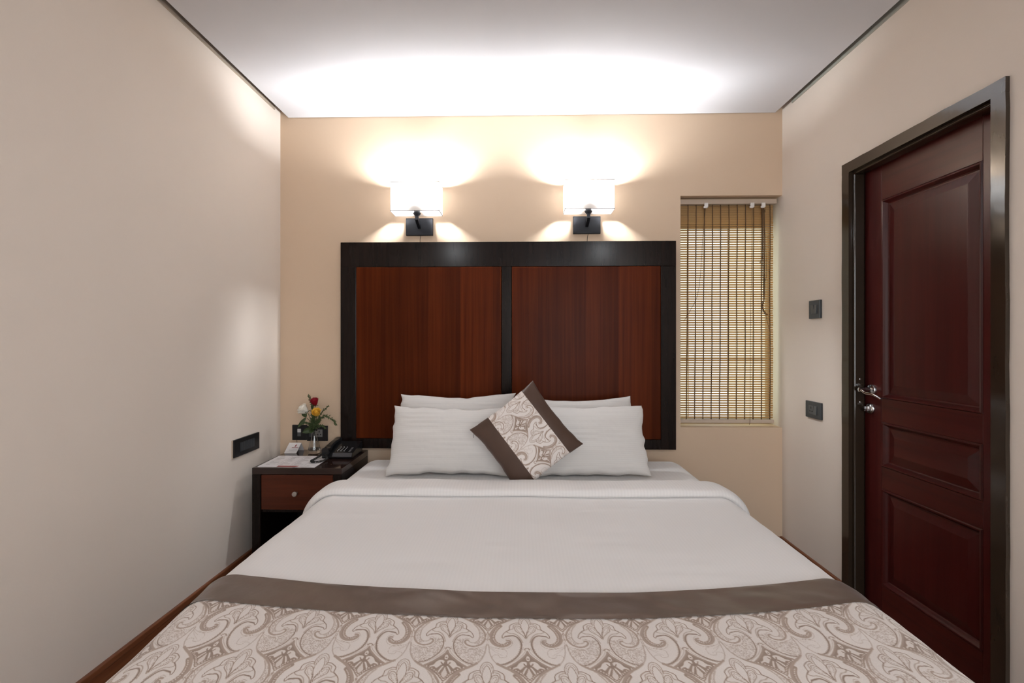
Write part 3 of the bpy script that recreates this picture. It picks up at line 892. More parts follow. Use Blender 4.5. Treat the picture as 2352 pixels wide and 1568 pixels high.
ROW = .90
def build_tile():
    nu, nv = 2 * R_, int(2 * ROW * R_)
    T = np.zeros((nv, nu))
    mot = [raster_motif(0), raster_motif(1)]
    for r in (0, 1):
        for c in (0, 1):
            val, alp = mot[(c + r) % 2]
            for sgn in (1, -1):
                h_, w_ = val.shape
                iy = (np.round((-1.16 - ROW * r) * R_).astype(int) + np.arange(h_)) % nv
                ix = (int(round((c + .5 * r) * R_)) + sgn * np.arange(w_)) % nu
                sub = T[np.ix_(iy, ix)]
                T[np.ix_(iy, ix)] = sub * (1 - alp) + val * alp
    return T
TILE = build_tile()
def figure(u, v):
    nv, nu = TILE.shape
    x = u * R_; y = v * R_
    x0 = np.floor(x).astype(int); y0 = np.floor(y).astype(int)
    fx = x - x0; fy = y - y0
    g = lambda a, b: TILE[b % nv, a % nu]
    return (g(x0, y0) * (1 - fx) + g(x0 + 1, y0) * fx) * (1 - fy) + (g(x0, y0 + 1) * (1 - fx) + g(x0 + 1, y0 + 1) * fx) * fy

def vnoise(x, y, seed=0):
    rng = np.random.default_rng(seed)
    tab = rng.random((64, 64))
    x0 = np.floor(x).astype(int); y0 = np.floor(y).astype(int)
    fx = x - x0; fy = y - y0
    fx = fx * fx * (3 - 2 * fx); fy = fy * fy * (3 - 2 * fy)
    g = lambda a, b: tab[b % 64, a % 64]
    return ((g(x0, y0) * (1 - fx) + g(x0 + 1, y0) * fx) * (1 - fy) + (g(x0, y0 + 1) * (1 - fx) + g(x0 + 1, y0 + 1) * fx) * fy) * 2 - 1

# ================================================================== bed
bed = empty('bed', (0, 1.72, 0), 'double bed base and mattress with a fitted white sheet', 'bed')
one('bed_base', 'espresso_wood', -.90, .90, .78, 2.70, .06, .30, parent=bed, bevel=.01)
for x in (-.82, .82):
    for y in (.86, 2.60):
        one('foot', 'espresso_wood', x - .035, x + .035, y - .035, y + .035, 0, .06, parent=bed, bevel=.004)
mm = MB(); mm.bbox(-.935, .945, .745, 2.715, .30, .592, b=.10, seg=8)
bmt = bmesh.new(); tmp = bpy.data.meshes.new('tmp'); tmp.from_pydata(mm.v, [], mm.f); bmt.from_mesh(tmp)
for yc in (1.2, 1.6, 2.0, 2.2):
    bmesh.ops.bisect_plane(bmt, geom=bmt.verts[:] + bmt.edges[:] + bmt.faces[:], plane_co=(0, yc, 0), plane_no=(0, 1, 0))
bmt.verts.index_update(); mm.v = [tuple(q.co) for q in bmt.verts]; mm.f = [tuple(q.index for q in f.verts) for f in bmt.faces]; bmt.free(); bpy.data.meshes.remove(tmp)
mm.v = [(.005 + (x - .005) * (1 - .06 * min(1, max(0, (2.05 - y) / .7))), y, z) for x, y, z in mm.v]
mm.build('mattress', 'sheet_white', bed, smooth=True)

TOP, RAD, BXC = .604, .125, .015
def bedpos(S, Y, off):
    q = np.abs(S); sg = np.sign(S)
    w = .952 - .022 * np.clip((1.2 - Y) / .4, 0, 1)
    a = w - RAD
    th = np.clip((q - a) / RAD, 0, PI / 2)
    dn = np.maximum(q - a - RAD * PI / 2, 0)
    x = np.minimum(q, a) + RAD * np.sin(th) + dn * .06
    z = TOP - RAD * (1 - np.cos(th)) - dn
    nx = np.sin(th); nz = np.cos(th)
    return BXC + .022 * np.clip((1.3 - Y) / .4, 0, 1) + sg * (x + off * nx), z + off * nz

def wrinkle(S, Y):
    side = np.clip((np.abs(S) - 1.02) / .2, 0, 1)
    return side * .008 * np.sin(Y * 17 + 1.3 * np.sin(Y * 5)) + .0035 * vnoise(S * 2.2 + 7, Y * 2.6 + 3, 1) + .0016 * vnoise(S * 7 + 2, Y * 5 + 9, 2) + .0009 * vnoise(S * 3 + 5, Y * 26 + 1, 4)

du = empty('duvet', (.015, 1.4, .60), 'plain white duvet spread over the bed with its top edge turned down', 'duvet')
S = np.linspace(-1.27, 1.27, 260)
Tt = np.linspace(0, 1.72, 190)
Sg, Tg = np.meshgrid(S, Tt)
Yt = 2.03 - Tg
foot = .77
rr = .09
ang = np.clip((foot - Yt) / rr, 0, PI / 2)
dnf = np.maximum(foot - Yt - rr * PI / 2, 0)
Yy = np.where(Yt > foot, Yt, foot - rr * np.sin(ang))
drop = rr * (1 - np.cos(ang)) + dnf
side = np.clip((np.abs(Sg) - 1.02) / .2, 0, 1)
off = wrinkle(Sg, Yy)
X, Z = bedpos(Sg, Yy, off)
Z = np.maximum(Z - drop, .14 + .001 * Sg)
ob = np_grid_obj('duvet_cover', np.stack([X, Yy, Z], -1), 'duvet_white', du, flip=True)
so = ob.modifiers.new('thickness', 'SOLIDIFY'); so.thickness = .008; so.offset = -1
# turned-down top edge
cs = [(1.978, .001), (1.970, .010), (1.971, .022), (1.980, .032), (2.000, .037), (2.030, .038), (2.070, .037), (2.105, .034), (2.122, .026), (2.128, .014), (2.122, .000), (2.06, -.004), (1.978, .001)]
cs = np.array(spline(cs, 4))
S = np.linspace(-1.12, 1.12, 340)
Sg, K = np.meshgrid(S, np.arange(len(cs)))
cy_ = cs[K, 0]; co_ = cs[K, 1]
lift = np.where(co_ > .004, 1, 0)
Yg = cy_ + .006 * vnoise(Sg * 3 + 1, 0 * Sg, 8) + .012 * np.clip((np.abs(Sg) - .82) / .25, 0, 1)
og = co_ * (1 + .12 * vnoise(Sg * 5, cy_ * 3, 5)) + lift * .0016 * vnoise(Sg * 16, cy_ * 10, 6) + wrinkle(Sg, cy_)
X, Z = bedpos(Sg, Yg, og)
np_grid_obj('turned_down_edge', np.stack([X, Yg, Z], -1), 'fold_white', du, flip=True)

# ------------------------------------------------------------------ runner across the foot of the bed
UC = .173
ru = empty('bed_runner', (.015, 1.0, .61), 'paisley bed runner with brown satin borders across the foot of the bed', 'bed runner')
def runner_part(name, y0, y1, mat, ds, dy, pattern=False, lift=.005):
    S = np.arange(-1.26, 1.2601, ds); L = np.linspace(y0, y1, max(3, int(abs(y1 - y0) / dy)))
    Sg, Lg = np.meshgrid(S, L)
    xx = np.clip(np.abs(Sg), 0, .95)
    bow = .092 * (xx / .87) ** 2 * np.where(Sg < 0, .95 - .55 * np.clip((1.21 - Lg) / .39, 0, 1), 1)
    Yg = Lg + bow
    og = lift + wrinkle(Sg, Yg) + .0009 * vnoise(Sg * 9, Yg * 9, 11)
    if not pattern:
        og = og + .0050 * vnoise(Sg * 8 + 4, Lg * 10, 12) * np.clip(vnoise(Sg * 2.5, Lg * 2, 15) + .6, 0, 1) + .0018 * vnoise(Sg * 20, Lg * 30 + Sg * 9, 13)
        # edges lie flat
        t = np.clip(np.minimum(abs(Lg - y0), abs(Lg - y1)) / .012, 0, 1)
        og = lift + wrinkle(Sg, Yg) + (og - lift - wrinkle(Sg, Yg)) * t - .003 * (1 - t) * 0
    X, Z = bedpos(Sg, Yg, og)
    at = None
    if pattern:
        at = figure((Sg + .020) / UC, (Lg - 1.0576) / UC)
    o = np_grid_obj(name, np.stack([X, Yg, Z], -1), mat, ru, attr=at, flip=(y1 > y0))
    return o
runner_part('satin_border', 1.213, 1.098, 'brown_satin', .008, .004, lift=.0075)
runner_part('satin_border', .822, .712, 'brown_satin', .008, .004, lift=.0075)
runner_part('paisley_panel', 1.102, .818, 'paisley_weave', .0017, .0017, True, lift=.0055)

# ================================================================== pillows
def pillow_grid(w, h, t, n, mrow, conc=.06, seed=0, jit=.004, wr=.006, pw=.36, concy=None):
    """front and back sheets meeting in a pinched seam with pointed corners; returns (nv,nu,3) front and back in local x,y,z"""
    u = np.linspace(-1, 1, n); v = np.linspace(-1, 1, mrow)
    u = np.sign(u) * (1 - (1 - np.abs(u)) ** 1.35); v = np.sign(v) * (1 - (1 - np.abs(v)) ** 1.35)
    Ug, Vg = np.meshgrid(u, v)
    cx = 1 - conc * (1 - Vg ** 2) * np.abs(Ug) ** 3
    cyv = 1 - (conc * w / h * .75 if concy is None else concy) * (1 - Ug ** 2) * np.abs(Vg) ** 3
    x = Ug * w / 2 * cx; y = Vg * h / 2 * cyv
    f = (np.clip(1 - Ug ** 2, 0, 1) * np.clip(1 - Vg ** 2, 0, 1)) ** pw
    edge = np.clip(1 - np.minimum(1 - np.abs(Ug), 1 - np.abs(Vg)) * 2.2, 0, 1)
    def sheet(sd):
        nz = vnoise(Ug * 2.2 + 9, Vg * 2.5 + sd, sd) * .6 + vnoise(Ug * 5 + sd, Vg * 7, sd + 1) * .35 * edge + vnoise(Ug * 2 + sd, Vg * 14, sd + 2) * .16
        return f * t / 2 + nz * wr * np.sqrt(np.clip(f, 0, 1))
    zf = sheet(seed + 20); zb = -sheet(seed + 40)
    x = x + jit * vnoise(Vg * 6, Ug * 2, seed + 60) * edge; y = y + jit * vnoise(Ug * 6, Vg * 2, seed + 61) * edge
    return np.stack([x, y, zf], -1), np.stack([x, y, zb], -1), Ug, Vg

def place(P, c, lean, roll=0.0, yaw=0.0):
    Mx = Matrix.Rotation(yaw, 3, 'Z') @ Matrix(((1, 0, 0), (0, math.sin(lean), -math.cos(lean)), (0, math.cos(lean), math.sin(lean)))) @ Matrix.Rotation(roll, 3, 'Z')
    A = np.array(Mx)
    return P @ A.T + np.array(c)

def join_sheets(name, front, back, mat, parent=None, floor=None, **k):
    nv, nu, _ = front.shape
    V = np.concatenate([front.reshape(-1, 3), back.reshape(-1, 3)])
    if floor is not None: V[:, 2] = np.maximum(V[:, 2], floor)
    idx = np.arange(nv * nu).reshape(nv, nu)
    q1 = np.stack([idx[:-1, :-1], idx[:-1, 1:], idx[1:, 1:], idx[1:, :-1]], -1).reshape(-1, 4)
    q2 = q1[:, ::-1] + nv * nu
    mb = MB(); mb.v = [tuple(p) for p in V]; mb.f = [tuple(map(int, f)) for f in np.concatenate([q1, q2])]
    o = mb.build(name, mat, parent, smooth=True, **k)
    bm = bmesh.new(); bm.from_mesh(o.data)
    bmesh.ops.remove_doubles(bm, verts=bm.verts[:], dist=.0004)
    bmesh.ops.recalc_face_normals(bm, faces=bm.faces[:])
    bm.to_mesh(o.data); bm.free()
    return o

def pillow(xc, yb, zb, w, h, t, lean, seed, label, roll=0.0, conc=.05, concy=.09):
    f, b, _, _ = pillow_grid(w, h, t, 110, 70, conc=conc, seed=seed, wr=.011, jit=.006, concy=concy)
    c = (xc, yb + math.sin(lean) * h / 2, zb + math.cos(lean) * h / 2)
    return join_sheets('pillow', place(f, c, lean, roll), place(b, c, lean, roll), 'pillow_white', None, floor=.5935,
                       label=label, cat='pillow', group='white pillows at the head of the bed')
LEAN = math.radians(24)
pillow(-.366, 2.480, .598, .660, .412, .13, math.radians(21), 1, 'back left white pillow standing against the headboard', .010, conc=.05, concy=.17)
pillow(.300, 2.480, .598, .655, .396, .13, math.radians(21), 2, 'back right white pillow standing against the headboard', .010, conc=.05, concy=.17)
pillow(-.358, 2.300, .596, .665, .362, .15, LEAN, 3, 'front left white pillow to the left of the brown cushion', -.012)
pillow(.322, 2.300, .596, .655, .372, .15, LEAN, 4, 'front right white pillow to the right of the brown cushion', .008)

# ------------------------------------------------------------------ cushion standing on its corner
cu = empty('cushion', (.02, 2.205, .60), 'square paisley cushion with brown satin bands standing on its corner', 'cushion')
f, b, Ug, Vg = pillow_grid(.393, .393, .13, 261, 261, conc=.085, seed=9, wr=.003, pw=.42, jit=.0015)
cc = (.022, 2.212, .817); cl = math.radians(13); croll = math.radians(45 - 7)
Fw = place(f, cc, cl, croll); Bw = place(b, cc, cl, croll)
# local x axis runs from the left corner edge to the top corner: bands at both ends of x
u1 = int(np.argmin(abs(Ug[0] + .46))); u2 = int(np.argmin(abs(Ug[0] - .60)))
for nm, a, bb, mt in (('satin_band', 0, u1 + 1, 'cushion_satin'), ('paisley_panel', u1, u2 + 1, 'paisley_weave'), ('satin_band', u2, 261, 'cushion_satin')):
    st = 1 if mt == 'paisley_weave' else 2
    rws = slice(0, 261, st)
    Fa = Fw[rws, a:bb]; Ba = Bw[rws, a:bb]
    Fa = np.maximum(Fa, np.array([-9, -9, .606])); Ba = np.maximum(Ba, np.array([-9, -9, .606]))
    P = np.concatenate([Fa, Ba[::-1]], 0)
    if st == 2:
        np_grid_obj(nm, P, mt, cu)
    else:
        lx = f[rws, a:bb, 0]; lyy = f[rws, a:bb, 1]
        fg = figure((lyy + .03) / .178, (-lx + .05) / .178)
        np_grid_obj(nm, P, mt, cu, attr=np.concatenate([fg, fg[::-1]], 0))
lc = place(np.array([[-.197, .185, 0.]]), cc, cl, croll)[0]
MB().tube(spline([(lc[0] + .012, lc[1] - .004, lc[2] - .012), (lc[0] + .013, lc[1] - .006, lc[2] - .02), (lc[0] + .012, lc[1] - .005, lc[2] - .03)], 4), .001, 5).build('zip_pull', 'cable_black', cu)

# ================================================================== nightstand
NT = .610
nx0, nx1, ny0, ny1 = -1.430, -.950, 2.385, 2.795
nsd = empty('nightstand', ((nx0 + nx1) / 2, (ny0 + ny1) / 2, 0), 'dark glossy nightstand with one reddish drawer between the left wall and bed', 'nightstand')
one('top', 'espresso_gloss', nx0, nx1, ny0, ny1, NT - .034, NT, parent=nsd, bevel=.002)
one('side_panel', 'espresso_wood', nx0, nx0 + .046, ny0, ny1, 0, NT - .034, parent=nsd, bevel=.002)
one('side_panel', 'espresso_wood', nx1 - .046, nx1, ny0, ny1, 0, NT - .034, parent=nsd, bevel=.002)
one('back_panel', 'dark_recess', nx0 + .046, nx1 - .046, ny1 - .012, ny1, .04, NT - .034, parent=nsd)
one('shelf', 'espresso_wood', nx0 + .046, nx1 - .046, ny0 + .012, ny1 - .012, .372, .386, parent=nsd)
one('floor_board', 'espresso_wood', nx0 + .046, nx1 - .046, ny0 + .012, ny1 - .012, .03, .05, parent=nsd)
dr = one('drawer', 'drawer_wood', nx0 + .049, nx1 - .049, ny0 + .002, ny0 + .30, .388, NT - .038, parent=nsd, bevel=.0025)
kb = MB(); kb.lathe((-1.192, ny0 + .002, .478), [(.007, 0), (.006, .010), (.0085, .014), (.013, .017), (.0135, .024), (.0115, .0265), (.003, .027)], 24, axis=(0, -1, 0))
kb.build('knob', 'brushed_steel', dr, smooth=True, sharp=35, label='brushed steel knob')

# ------------------------------------------------------------------ laminated sheet
sh = empty('menu_sheet', (-1.26, 2.54, NT), 'white printed sheet with a red tab lying on the nightstand', 'sheet')
A = np.array([-1.412, 2.404]); ex = np.array([.312, -.008]); ey = np.array([-.008, .236])
def SP(u, v, z): q = A + ex * u + ey * v; return (q[0], q[1], z)
m = MB(); m.prism([SP(0, 0, NT), SP(1, 0, NT), SP(1, 1, NT), SP(0, 1, NT)], (0, 0, .0012)); m.build('paper', 'paper_white', sh)
m = MB(); m.prism([SP(.33, .004, NT + .0012), SP(.66, .004, NT + .0012), SP(.70, .105, NT + .0012), SP(.33, .105, NT + .0012)], (0, 0, .0003)); m.build('red_tab', 'print_red', sh)
m = MB(); rnd = random.Random(5)
for cix, c0 in enumerate((.06, .30, .545, .79)):
    for k in range(13):
        v = .17 + k * .062
        if rnd.random() < .12: continue
        L = rnd.uniform(.08, .17) if k % 4 else rnd.uniform(.05, .08)
        u0 = c0 + rnd.uniform(0, .015)
        u1 = min(u0 + L, .975)
        m.prism([SP(u0, v, NT + .0012), SP(u1, v, NT + .0012), SP(u1, v + .022, NT + .0012), SP(u0, v + .022, NT + .0012)], (0, 0, .0001))
for k in range(2):
    m.prism([SP(.72, .04 + k * .045, NT + .0012), SP(.93 - .06 * k, .04 + k * .045, NT + .0012), SP(.93 - .06 * k, .06 + k * .045, NT + .0012), SP(.72, .06 + k * .045, NT + .0012)], (0, 0, .0001))
m.build('printed_lines', 'print_grey', sh, kind='stuff')
for c0 in (.275, .52, .765):
    m = MB(); m.prism([SP(c0, .16, NT + .0012), SP(c0 + .006, .16, NT + .0012), SP(c0 + .006, .95, NT + .0012), SP(c0, .95, NT + .0012)], (0, 0, .0001)); m.build('column_rule', 'print_grey', sh)

# ------------------------------------------------------------------ tent card
tc_ = empty('tent_card', (-1.388, 2.735, NT), 'small white folded tent card with a dark red flame emblem', 'card')
cx0, cx1, cyf, cyt, cyb, hh = -1.424, -1.350, 2.700, 2.732, 2.775, .056
def face(u, v, o=0.0):
    # front face coordinates, leaning back; sheared like the folded card in the room
    return Vector((cx0 + (cx1 - cx0) * u + .016 * v, cyf + (cyt - cyf) * v - o * .8, NT + .0005 + hh * v + o * .5))
def frect(mb, u0, u1, v0, v1, o=.0006):
    mb.prism([face(u0, v0, o), face(u1, v0, o), face(u1, v1, o), face(u0, v1, o)], (0, -.0002, .0001))
m = MB(); m.prism([face(0, 0), face(1, 0), face(1, 1), face(0, 1)], (0, .0008, 0)); m.build('front_face', 'card_white', tc_)
bk = lambda u, v: Vector((cx0 + (cx1 - cx0) * u + .016 * v + .012 * (1 - v), cyb + (cyt - cyb) * v, NT + .0005 + hh * v))
m = MB(); m.prism([bk(0, 0), bk(1, 0), bk(1, 1), bk(0, 1)], (0, -.0008, 0)); m.build('back_face', 'card_white', tc_)
m = MB()
fl = [(.60, .60), (.66, .60), (.72, .70), (.70, .80), (.69, .92), (.66, .82), (.61, .74)]
m.prism([face(a, b_, .0006) for a, b_ in fl], (0, -.0002, .0001)); m.build('flame_emblem', 'print_red', tc_)
m = MB()
for k in range(9): frect(m, .42 + k * .060, .465 + k * .060, .50, .56)
m.build('name_lettering', 'print_red', tc_)
m = MB()
for u0, u1, v in ((.60, .95, .36), (.25, .62, .30), (.30, .95, .23)):
    k = u0
    while k < u1: frect(m, k, k + .035, v, v + .03); k += .05
frect(m, .03, .82, .115, .135)
m.build('printed_lines', 'print_grey', tc_)

# ------------------------------------------------------------------ bud vase
VX, VY = -1.243, 2.705
va = empty('bud_vase', (VX, VY, NT), 'clear glass bud vase holding three roses on the nightstand', 'vase')
out = [(.027, 0), (.034, .004), (.0365, .014), (.035, .028), (.029, .048), (.0225, .070), (.0175, .092), (.0155, .115), (.016, .132), (.0195, .146)]
inn = [(.0175, .1455), (.014, .131), (.0135, .115), (.0155, .092), (.020, .070), (.026, .048), (.031, .030), (.030, .020), (.006, .018)]
n = 12
vm = MB(); vm.lathe((VX, VY, NT + .0006), out + inn, 36)
# the lower body is cut in flat facets
vm.v = [((VX + (x - VX) * (1 + .028 * math.cos(8 * math.atan2(y - VY, x - VX)) * (1 if z < NT + .1 else 0))), (VY + (y - VY) * (1 + .028 * math.cos(8 * math.atan2(y - VY, x - VX)) * (1 if z < NT + .1 else 0))), z) for x, y, z in vm.v]
vg, n_, l_, b_ = nmat('vase_crystal')
setp(b_, Base_Color=(.96, .97, .97, 1), Roughness=.03, Transmission_Weight=1.0, IOR=1.45)
vm.build('glass_body', 'vase_crystal', va, smooth=True)
wm = MB(); wm.lathe((VX, VY, NT + .0195), [(.029, 0), (.0305, .010), (.0255, .028), (.0198, .050), (.0160, .068)], 28)
wg, n_, l_, b_ = nmat('vase_water'); setp(b_, Base_Color=(.93, .96, .95, 1), Roughness=.02, Transmission_Weight=1.0, IOR=1.33)

def leaf_blade(root, tip, width, normal=(0, -1, .3), bend=.0, nseg=7):
    root = Vector(root); tip = Vector(tip); d = tip - root; L = d.length; d.normalize()
    nrm = Vector(normal); nrm = (nrm - d * nrm.dot(d)).normalized(); sd = d.cross(nrm)
    m = MB()
    V = []; F = []
    for i in range(nseg + 1):
        t = i / nseg
        w = width * math.sin(PI * min(1, t * .96 + .03)) ** .8 * (1 - .25 * t)
        c = root + d * L * t - nrm * bend * math.sin(PI * t)
        V += [c - sd * w / 2 + nrm * w * .12, c - nrm * w * .02, c + sd * w / 2 + nrm * w * .12]
    k = len(V)
    V += [q - nrm * .0007 for q in V]
    for i in range(nseg):
        a = i * 3
        for j in (0, 1):
            F.append((a + j, a + j + 1, a + j + 4, a + j + 3))
            F.append((k + a + j, k + a + j + 3, k + a + j + 4, k + a + j + 1))
        F.append((a, a + 3, k + a + 3, k + a)); F.append((a + 2, k + a + 2, k + a + 5, a + 5))
    m.add(V, F)
    return m

def rose(head, up, size, mat, label, mouth, leaves=(), petals=3, open_=.5, seed=0, flat=1.0):
    """head: blossom base, up: axis of the blossom, mouth: where the stem leaves the vase"""
    rr_ = random.Random(seed)
    head = Vector(head); up = Vector(up).normalized()
    e = empty('rose', (VX, VY, NT + .03), label, 'rose', 'roses in the bud vase')
    st = spline([(VX + rr_.uniform(-.006, .006), VY + rr_.uniform(-.006, .006), NT + .026), mouth, tuple(Vector(mouth).lerp(head, .55) + Vector((0, 0, .008))), tuple(head)], 6)
    MB().tube(st, .0017, 7).build('stem', 'stem_green', e)
    a = up.cross(Vector((0, 1, 0.1))).normalized(); b = up.cross(a)
    bl_ = MB()
    def petal(an, r0, r1, hgt, wid, curl, tw):
        def fn(s, t):
            ph = an + (s - .5) * wid
            prof = r0 + (r1 - r0) * (math.sin(t * PI * .5)) ** .8 + curl * max(0, t - .72) * 1.2
            hz = hgt * t * (1 - .18 * abs(s - .5) ** 2 * 4) - curl * max(0, t - .86) * 1.6
            rad = prof * (1 + .05 * math.sin(tw + s * 7))
            return head + (a * math.cos(ph) + b * math.sin(ph)) * rad * size + up * hz * size * flat
        bl_.grid(fn, 8, 8)
    for k in range(6): petal(k * 1.047 + .3, .10, .46, .95, 1.55, .34 * open_ + .05, k)
    for k in range(5): petal(k * 1.257, .09, .36, 1.02, 1.7, .12, k * 2)
    for k in range(4): petal(k * 1.571 + .6, .07, .25, 1.06, 1.9, .0, k * 3)
    for k in range(3): petal(k * 2.09 + .2, .05, .13, 1.04, 2.4, -.05, k)
    core = [(0.001, .02), (.16, .12), (.25, .4), (.22, .8), (.08, .97), (.001, .99)]
    bl_.lathe(head, [(r * size, h_ * size * flat) for r, h_ in core], 12, axis=up)
    o = bl_.build('blossom', mat, e, smooth=True)
    md = o.modifiers.new('petal_thickness', 'SOLIDIFY'); md.thickness = .0006
    sp = MB()
    for k in range(5):
        an = k * 1.257 + .5
        d = a * math.cos(an) + b * math.sin(an)
        q = leaf_blade(head - up * .001, head + d * size * .42 + up * size * .28 * (1 if k % 2 else -.1), size * .2, normal=d)
        sp.add(q.v, q.f)
    sp.build('sepals', 'stem_green', e)
    for (r0, tp, w) in leaves:
        leaf_blade(r0, tp, w).build('leaf', 'leaf_green', e, smooth=True)
    return e
zt = NT + .146
def fp(px, py, y):
    """helper: point at depth y given height/lateral figures measured on the wall plane"""
    return (px, y, py)
rose((-1.229, 2.690, .898), (-.12, -.25, 1), .046, 'petal_red', 'red rose standing highest in the bud vase', (VX + .003, VY - .004, zt), open_=.5, seed=1,
     leaves=[((-1.240, 2.700, .80), (-1.243, 2.685, .862), .022)])
rose((-1.272, 2.680, .860), (-.62, -.45, .62), .062, 'petal_white', 'white rose leaning left in the bud vase', (VX - .006, VY, zt), open_=.8, seed=2, flat=.85,
     leaves=[((-1.285, 2.690, .828), (-1.305, 2.680, .872), .032), ((-1.285, 2.69, .826), (-1.330, 2.675, .768), .026), ((-1.262, 2.70, .80), (-1.285, 2.690, .827), .004)])
rose((-1.208, 2.668, .842), (.15, -.75, .75), .050, 'petal_yellow', 'yellow rose facing forward in the bud vase', (VX + .006, VY - .004, zt), open_=.45, seed=3,
     leaves=[((VX - .004, 2.690, zt + .002), (-1.300, 2.672, .740), .040), ((VX, 2.695, zt + .01), (-1.262, 2.675, .800), .030), ((VX + .004, 2.690, zt), (-1.205, 2.668, .795), .026), ((VX, 2.685, zt), (-1.248, 2.660, .738), .036)])

def sprig(label, path, n=46, ln=.020, seed=0):
    rr_ = random.Random(seed)
    e = empty('fern_sprig', (VX, VY, NT + .1), label, 'fern', 'fern sprigs in the bud vase')
    P = [Vector(q) for q in spline(path, 12)]
    MB().tube(P, .0008, 5).build('stem', 'stem_green', e)
    lf_ = MB()
    k0 = int(len(P) * .28)
    for i in range(n):
        t = i / n
        q = P[k0 + int((len(P) - k0 - 1) * t)]
        d = (P[min(len(P) - 1, k0 + int((len(P) - k0 - 1) * t) + 1)] - P[k0 + int((len(P) - k0 - 1) * t) - 1]).normalized()
        for sg in (-1, 1):
            sd = Vector((rr_.uniform(-1, 1), rr_.uniform(-1, 1) * .7, rr_.uniform(-1, 1)))
            v = (d * .75 + sd.normalized() * .8).normalized()
            L = ln * (1 - .55 * t) * rr_.uniform(.6, 1.2)
            x_ = leaf_blade(q, q + v * L, .0052, normal=(rr_.uniform(-.5, .5), -1, .3), nseg=2)
            lf_.add(x_.v, x_.f)
    lf_.build('leaflets', 'fern_green', e, kind='stuff')
    return e
sprig('fern sprig arching far out to the right of the vase', [(VX, VY, NT + .10), (VX + .006, VY - .006, zt + .01), (-1.205, 2.685, .812), (-1.165, 2.68, .838), (-1.118, 2.675, .815), (-1.098, 2.672, .785)], 54, .024, 1)
sprig('fern sprig rising beside the red rose', [(VX, VY, NT + .10), (VX - .002, VY, zt + .01), (-1.246, 2.695, .85), (-1.258, 2.69, .92), (-1.272, 2.69, .962)], 56, .020, 2)
sprig('short fern sprig behind the yellow rose', [(VX, VY, NT + .10), (VX + .005, VY, zt + .01), (-1.215, 2.71, .83), (-1.185, 2.715, .872), (-1.160, 2.715, .893)], 40, .018, 3)
sprig('low fern sprig spreading right above the vase rim', [(VX, VY, NT + .10), (VX + .006, VY - .006, zt + .002), (-1.21, 2.675, .775), (-1.180, 2.67, .782), (-1.158, 2.665, .765)], 44, .018, 4)
sprig('low fern sprig spreading left above the vase rim', [(VX, VY, NT + .10), (VX - .006, VY - .004, zt + .002), (-1.268, 2.675, .79), (-1.285, 2.67, .80), (-1.296, 2.665, .79)], 40, .016, 5)
sprig('dense fern sprig in the middle below the yellow rose', [(VX, VY, NT + .10), (VX + .002, VY - .010, zt + .002), (-1.233, 2.665, .80), (-1.222, 2.655, .84), (-1.225, 2.655, .87)], 110, .028, 6)
sprig('bushy fern sprig low at the centre of the vase mouth', [(VX, VY, NT + .10), (VX - .002, VY - .012, zt - .004), (-1.236, 2.66, .775), (-1.205, 2.655, .80), (-1.190, 2.655, .815)], 90, .026, 7)
sprig('thin fern sprig pointing up behind the white rose', [(VX, VY, NT + .10), (VX - .004, VY, zt), (-1.252, 2.70, .83), (-1.25, 2.70, .89), (-1.255, 2.70, .93)], 70, .024, 8)

# ------------------------------------------------------------------ telephone
ph = empty('telephone', (-1.05, 2.66, NT), 'black desk telephone with coiled cord on the nightstand', 'telephone')
tx0, tx1, ty0, ty1 = -1.142, -.968, 2.575, 2.752
def base_z(y): return NT + .030 + (y - ty0) / (ty1 - ty0) * .038
bm_ = MB()
bm_.prism([(tx0, ty0 + .004, NT + .0005), (tx0, ty0, NT + .012), (tx0, ty0 + .012, base_z(ty0 + .012)), (tx0, ty1 - .01, base_z(ty1)), (tx0, ty1, NT + .05), (tx0, ty1, NT + .0005)], (tx1 - tx0, 0, 0))
pb = bm_.build('base', 'phone_black', ph)
md = pb.modifiers.new('soft_edges', 'BEVEL'); md.width = .004; md.segments = 3; md.limit_method = 'ANGLE'
sl = .038 / (ty1 - ty0)
def on_base(x0, x1, y0, y1, hgt, lift=0.0):
    return [(x0, y0, base_z(y0) + lift), (x1, y0, base_z(y0) + lift), (x1, y1, base_z(y1) + lift), (x0, y1, base_z(y1) + lift)]
m = MB(); m.prism([(tx0 + .062, ty0 + .0005, NT + .013), (tx1 - .002, ty0 + .0005, NT + .013), (tx1 - .002, ty0 + .0115, base_z(ty0 + .0115) - .001), (tx0 + .062, ty0 + .0115, base_z(ty0 + .0115) - .001)], (0, -.0022, .0012)); m.build('front_strip', 'phone_grey', ph)
for r in range(4):
    for c in range(3):
        x = tx0 + .082 + c * .0185; y = ty0 + .030 + r * .0165
        m = MB(); m.prism(on_base(x - .006, x + .006, y - .0048, y + .0048, 0, -.001), (0, -.0006, .0035)); ky = m.build('key', 'phone_black', ph)
        m = MB(); m.prism(on_base(x - .0030, x + .0024, y - .0022, y + .0022, 0, .0026), (0, 0, .0003)); m.build('digit', 'print_white', ky)
for r in range(5):
    y = ty0 + .022 + r * .0125
    m = MB(); m.prism(on_base(tx1 - .030, tx1 - .014, y - .003, y + .003, 0, -.001), (0, -.0006, .003)); ky = m.build('function_key', 'phone_black', ph)
    m = MB(); m.prism(on_base(tx1 - .028, tx1 - .016, y - .0010, y + .0010, 0, .0021), (0, 0, .0003)); m.build('key_lettering', 'print_grey', ky)
m = MB()
for k in range(6): m.prism(on_base(tx1 - .046 + k * .0048, tx1 - .0425 + k * .0048, ty1 - .036, ty1 - .0305, 0, .0001), (0, 0, .0003))
m.build('maker_lettering', 'print_white', ph)
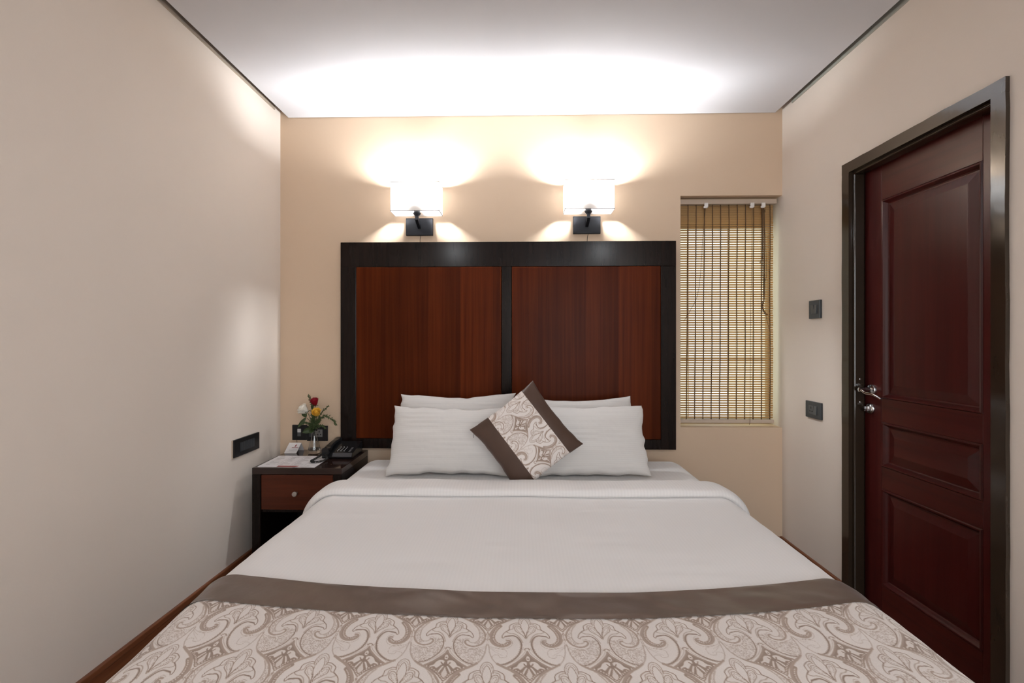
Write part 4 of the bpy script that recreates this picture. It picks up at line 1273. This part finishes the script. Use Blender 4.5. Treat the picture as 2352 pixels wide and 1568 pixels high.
m = MB(); m.prism(on_base(tx0 + .070, tx0 + .084, ty0 + .098, ty0 + .101, 0, .0001), (0, 0, .0003)); m.build('label_strip', 'print_grey', ph)
# handset lying along the left side
hs = MB()
hx = tx0 + .028
sec = spline([(ty0 - .016, .040, .020), (ty0 - .004, .042, .024), (ty0 + .022, .046, .024), (ty0 + .045, .060, .019), (ty0 + .085, .070, .017), (ty0 + .125, .075, .018), (ty0 + .150, .073, .023), (ty0 + .172, .074, .024), (ty0 + .184, .070, .019)], 4)
V = []; F = []
K = 16
for i, (y, z, w) in enumerate(sec):
    mid = abs(i / (len(sec) - 1) - .5) * 2
    th_ = .012 + .010 * mid ** 2
    for k in range(K):
        an = 2 * PI * k / K
        cxx = math.copysign(abs(math.cos(an)) ** .55, math.cos(an)) * w
        czz = math.copysign(abs(math.sin(an)) ** .55, math.sin(an)) * th_
        V.append((hx + cxx, y, NT + .016 + z * .72 + czz))
for i in range(len(sec) - 1):
    for k in range(K): F.append((i * K + k, i * K + (k + 1) % K, (i + 1) * K + (k + 1) % K, (i + 1) * K + k))
F += [tuple(range(K)), tuple((len(sec) - 1) * K + k for k in range(K))]
hs.add(V, F)
ho = hs.build('handset', 'phone_black', ph, smooth=True, sharp=50)
# coiled cord: centre line loops forward over the table, helix around it
cl_ = [Vector(q) for q in spline([(hx + .004, ty0 - .014, NT + .030), (hx + .012, ty0 - .022, NT + .014), (hx + .016, ty0 - .040, NT + .009), (hx + .004, ty0 - .085, NT + .009), (hx - .026, ty0 - .098, NT + .009), (hx - .050, ty0 - .080, NT + .009), (hx - .048, ty0 - .045, NT + .010), (hx - .036, ty0 - .010, NT + .018), (hx - .032, ty0 + .010, NT + .022), (hx - .026, ty0 + .03, NT + .016), (hx - .014, ty0 + .045, NT + .014)], 40)]
hp = []
tot = 0
for i in range(len(cl_)):
    if i: tot += (cl_[i] - cl_[i - 1]).length
    t = (cl_[min(i + 1, len(cl_) - 1)] - cl_[max(i - 1, 0)]).normalized()
    a_ = t.cross(Vector((0, 0, 1))).normalized(); b_ = a_.cross(t)
    an = tot / .0052 * 2 * PI
    hp.append(cl_[i] + (a_ * math.cos(an) + b_ * math.sin(an)) * .0048)
MB().tube(hp, .0017, 5).build('coiled_cord', 'cable_black', ph)
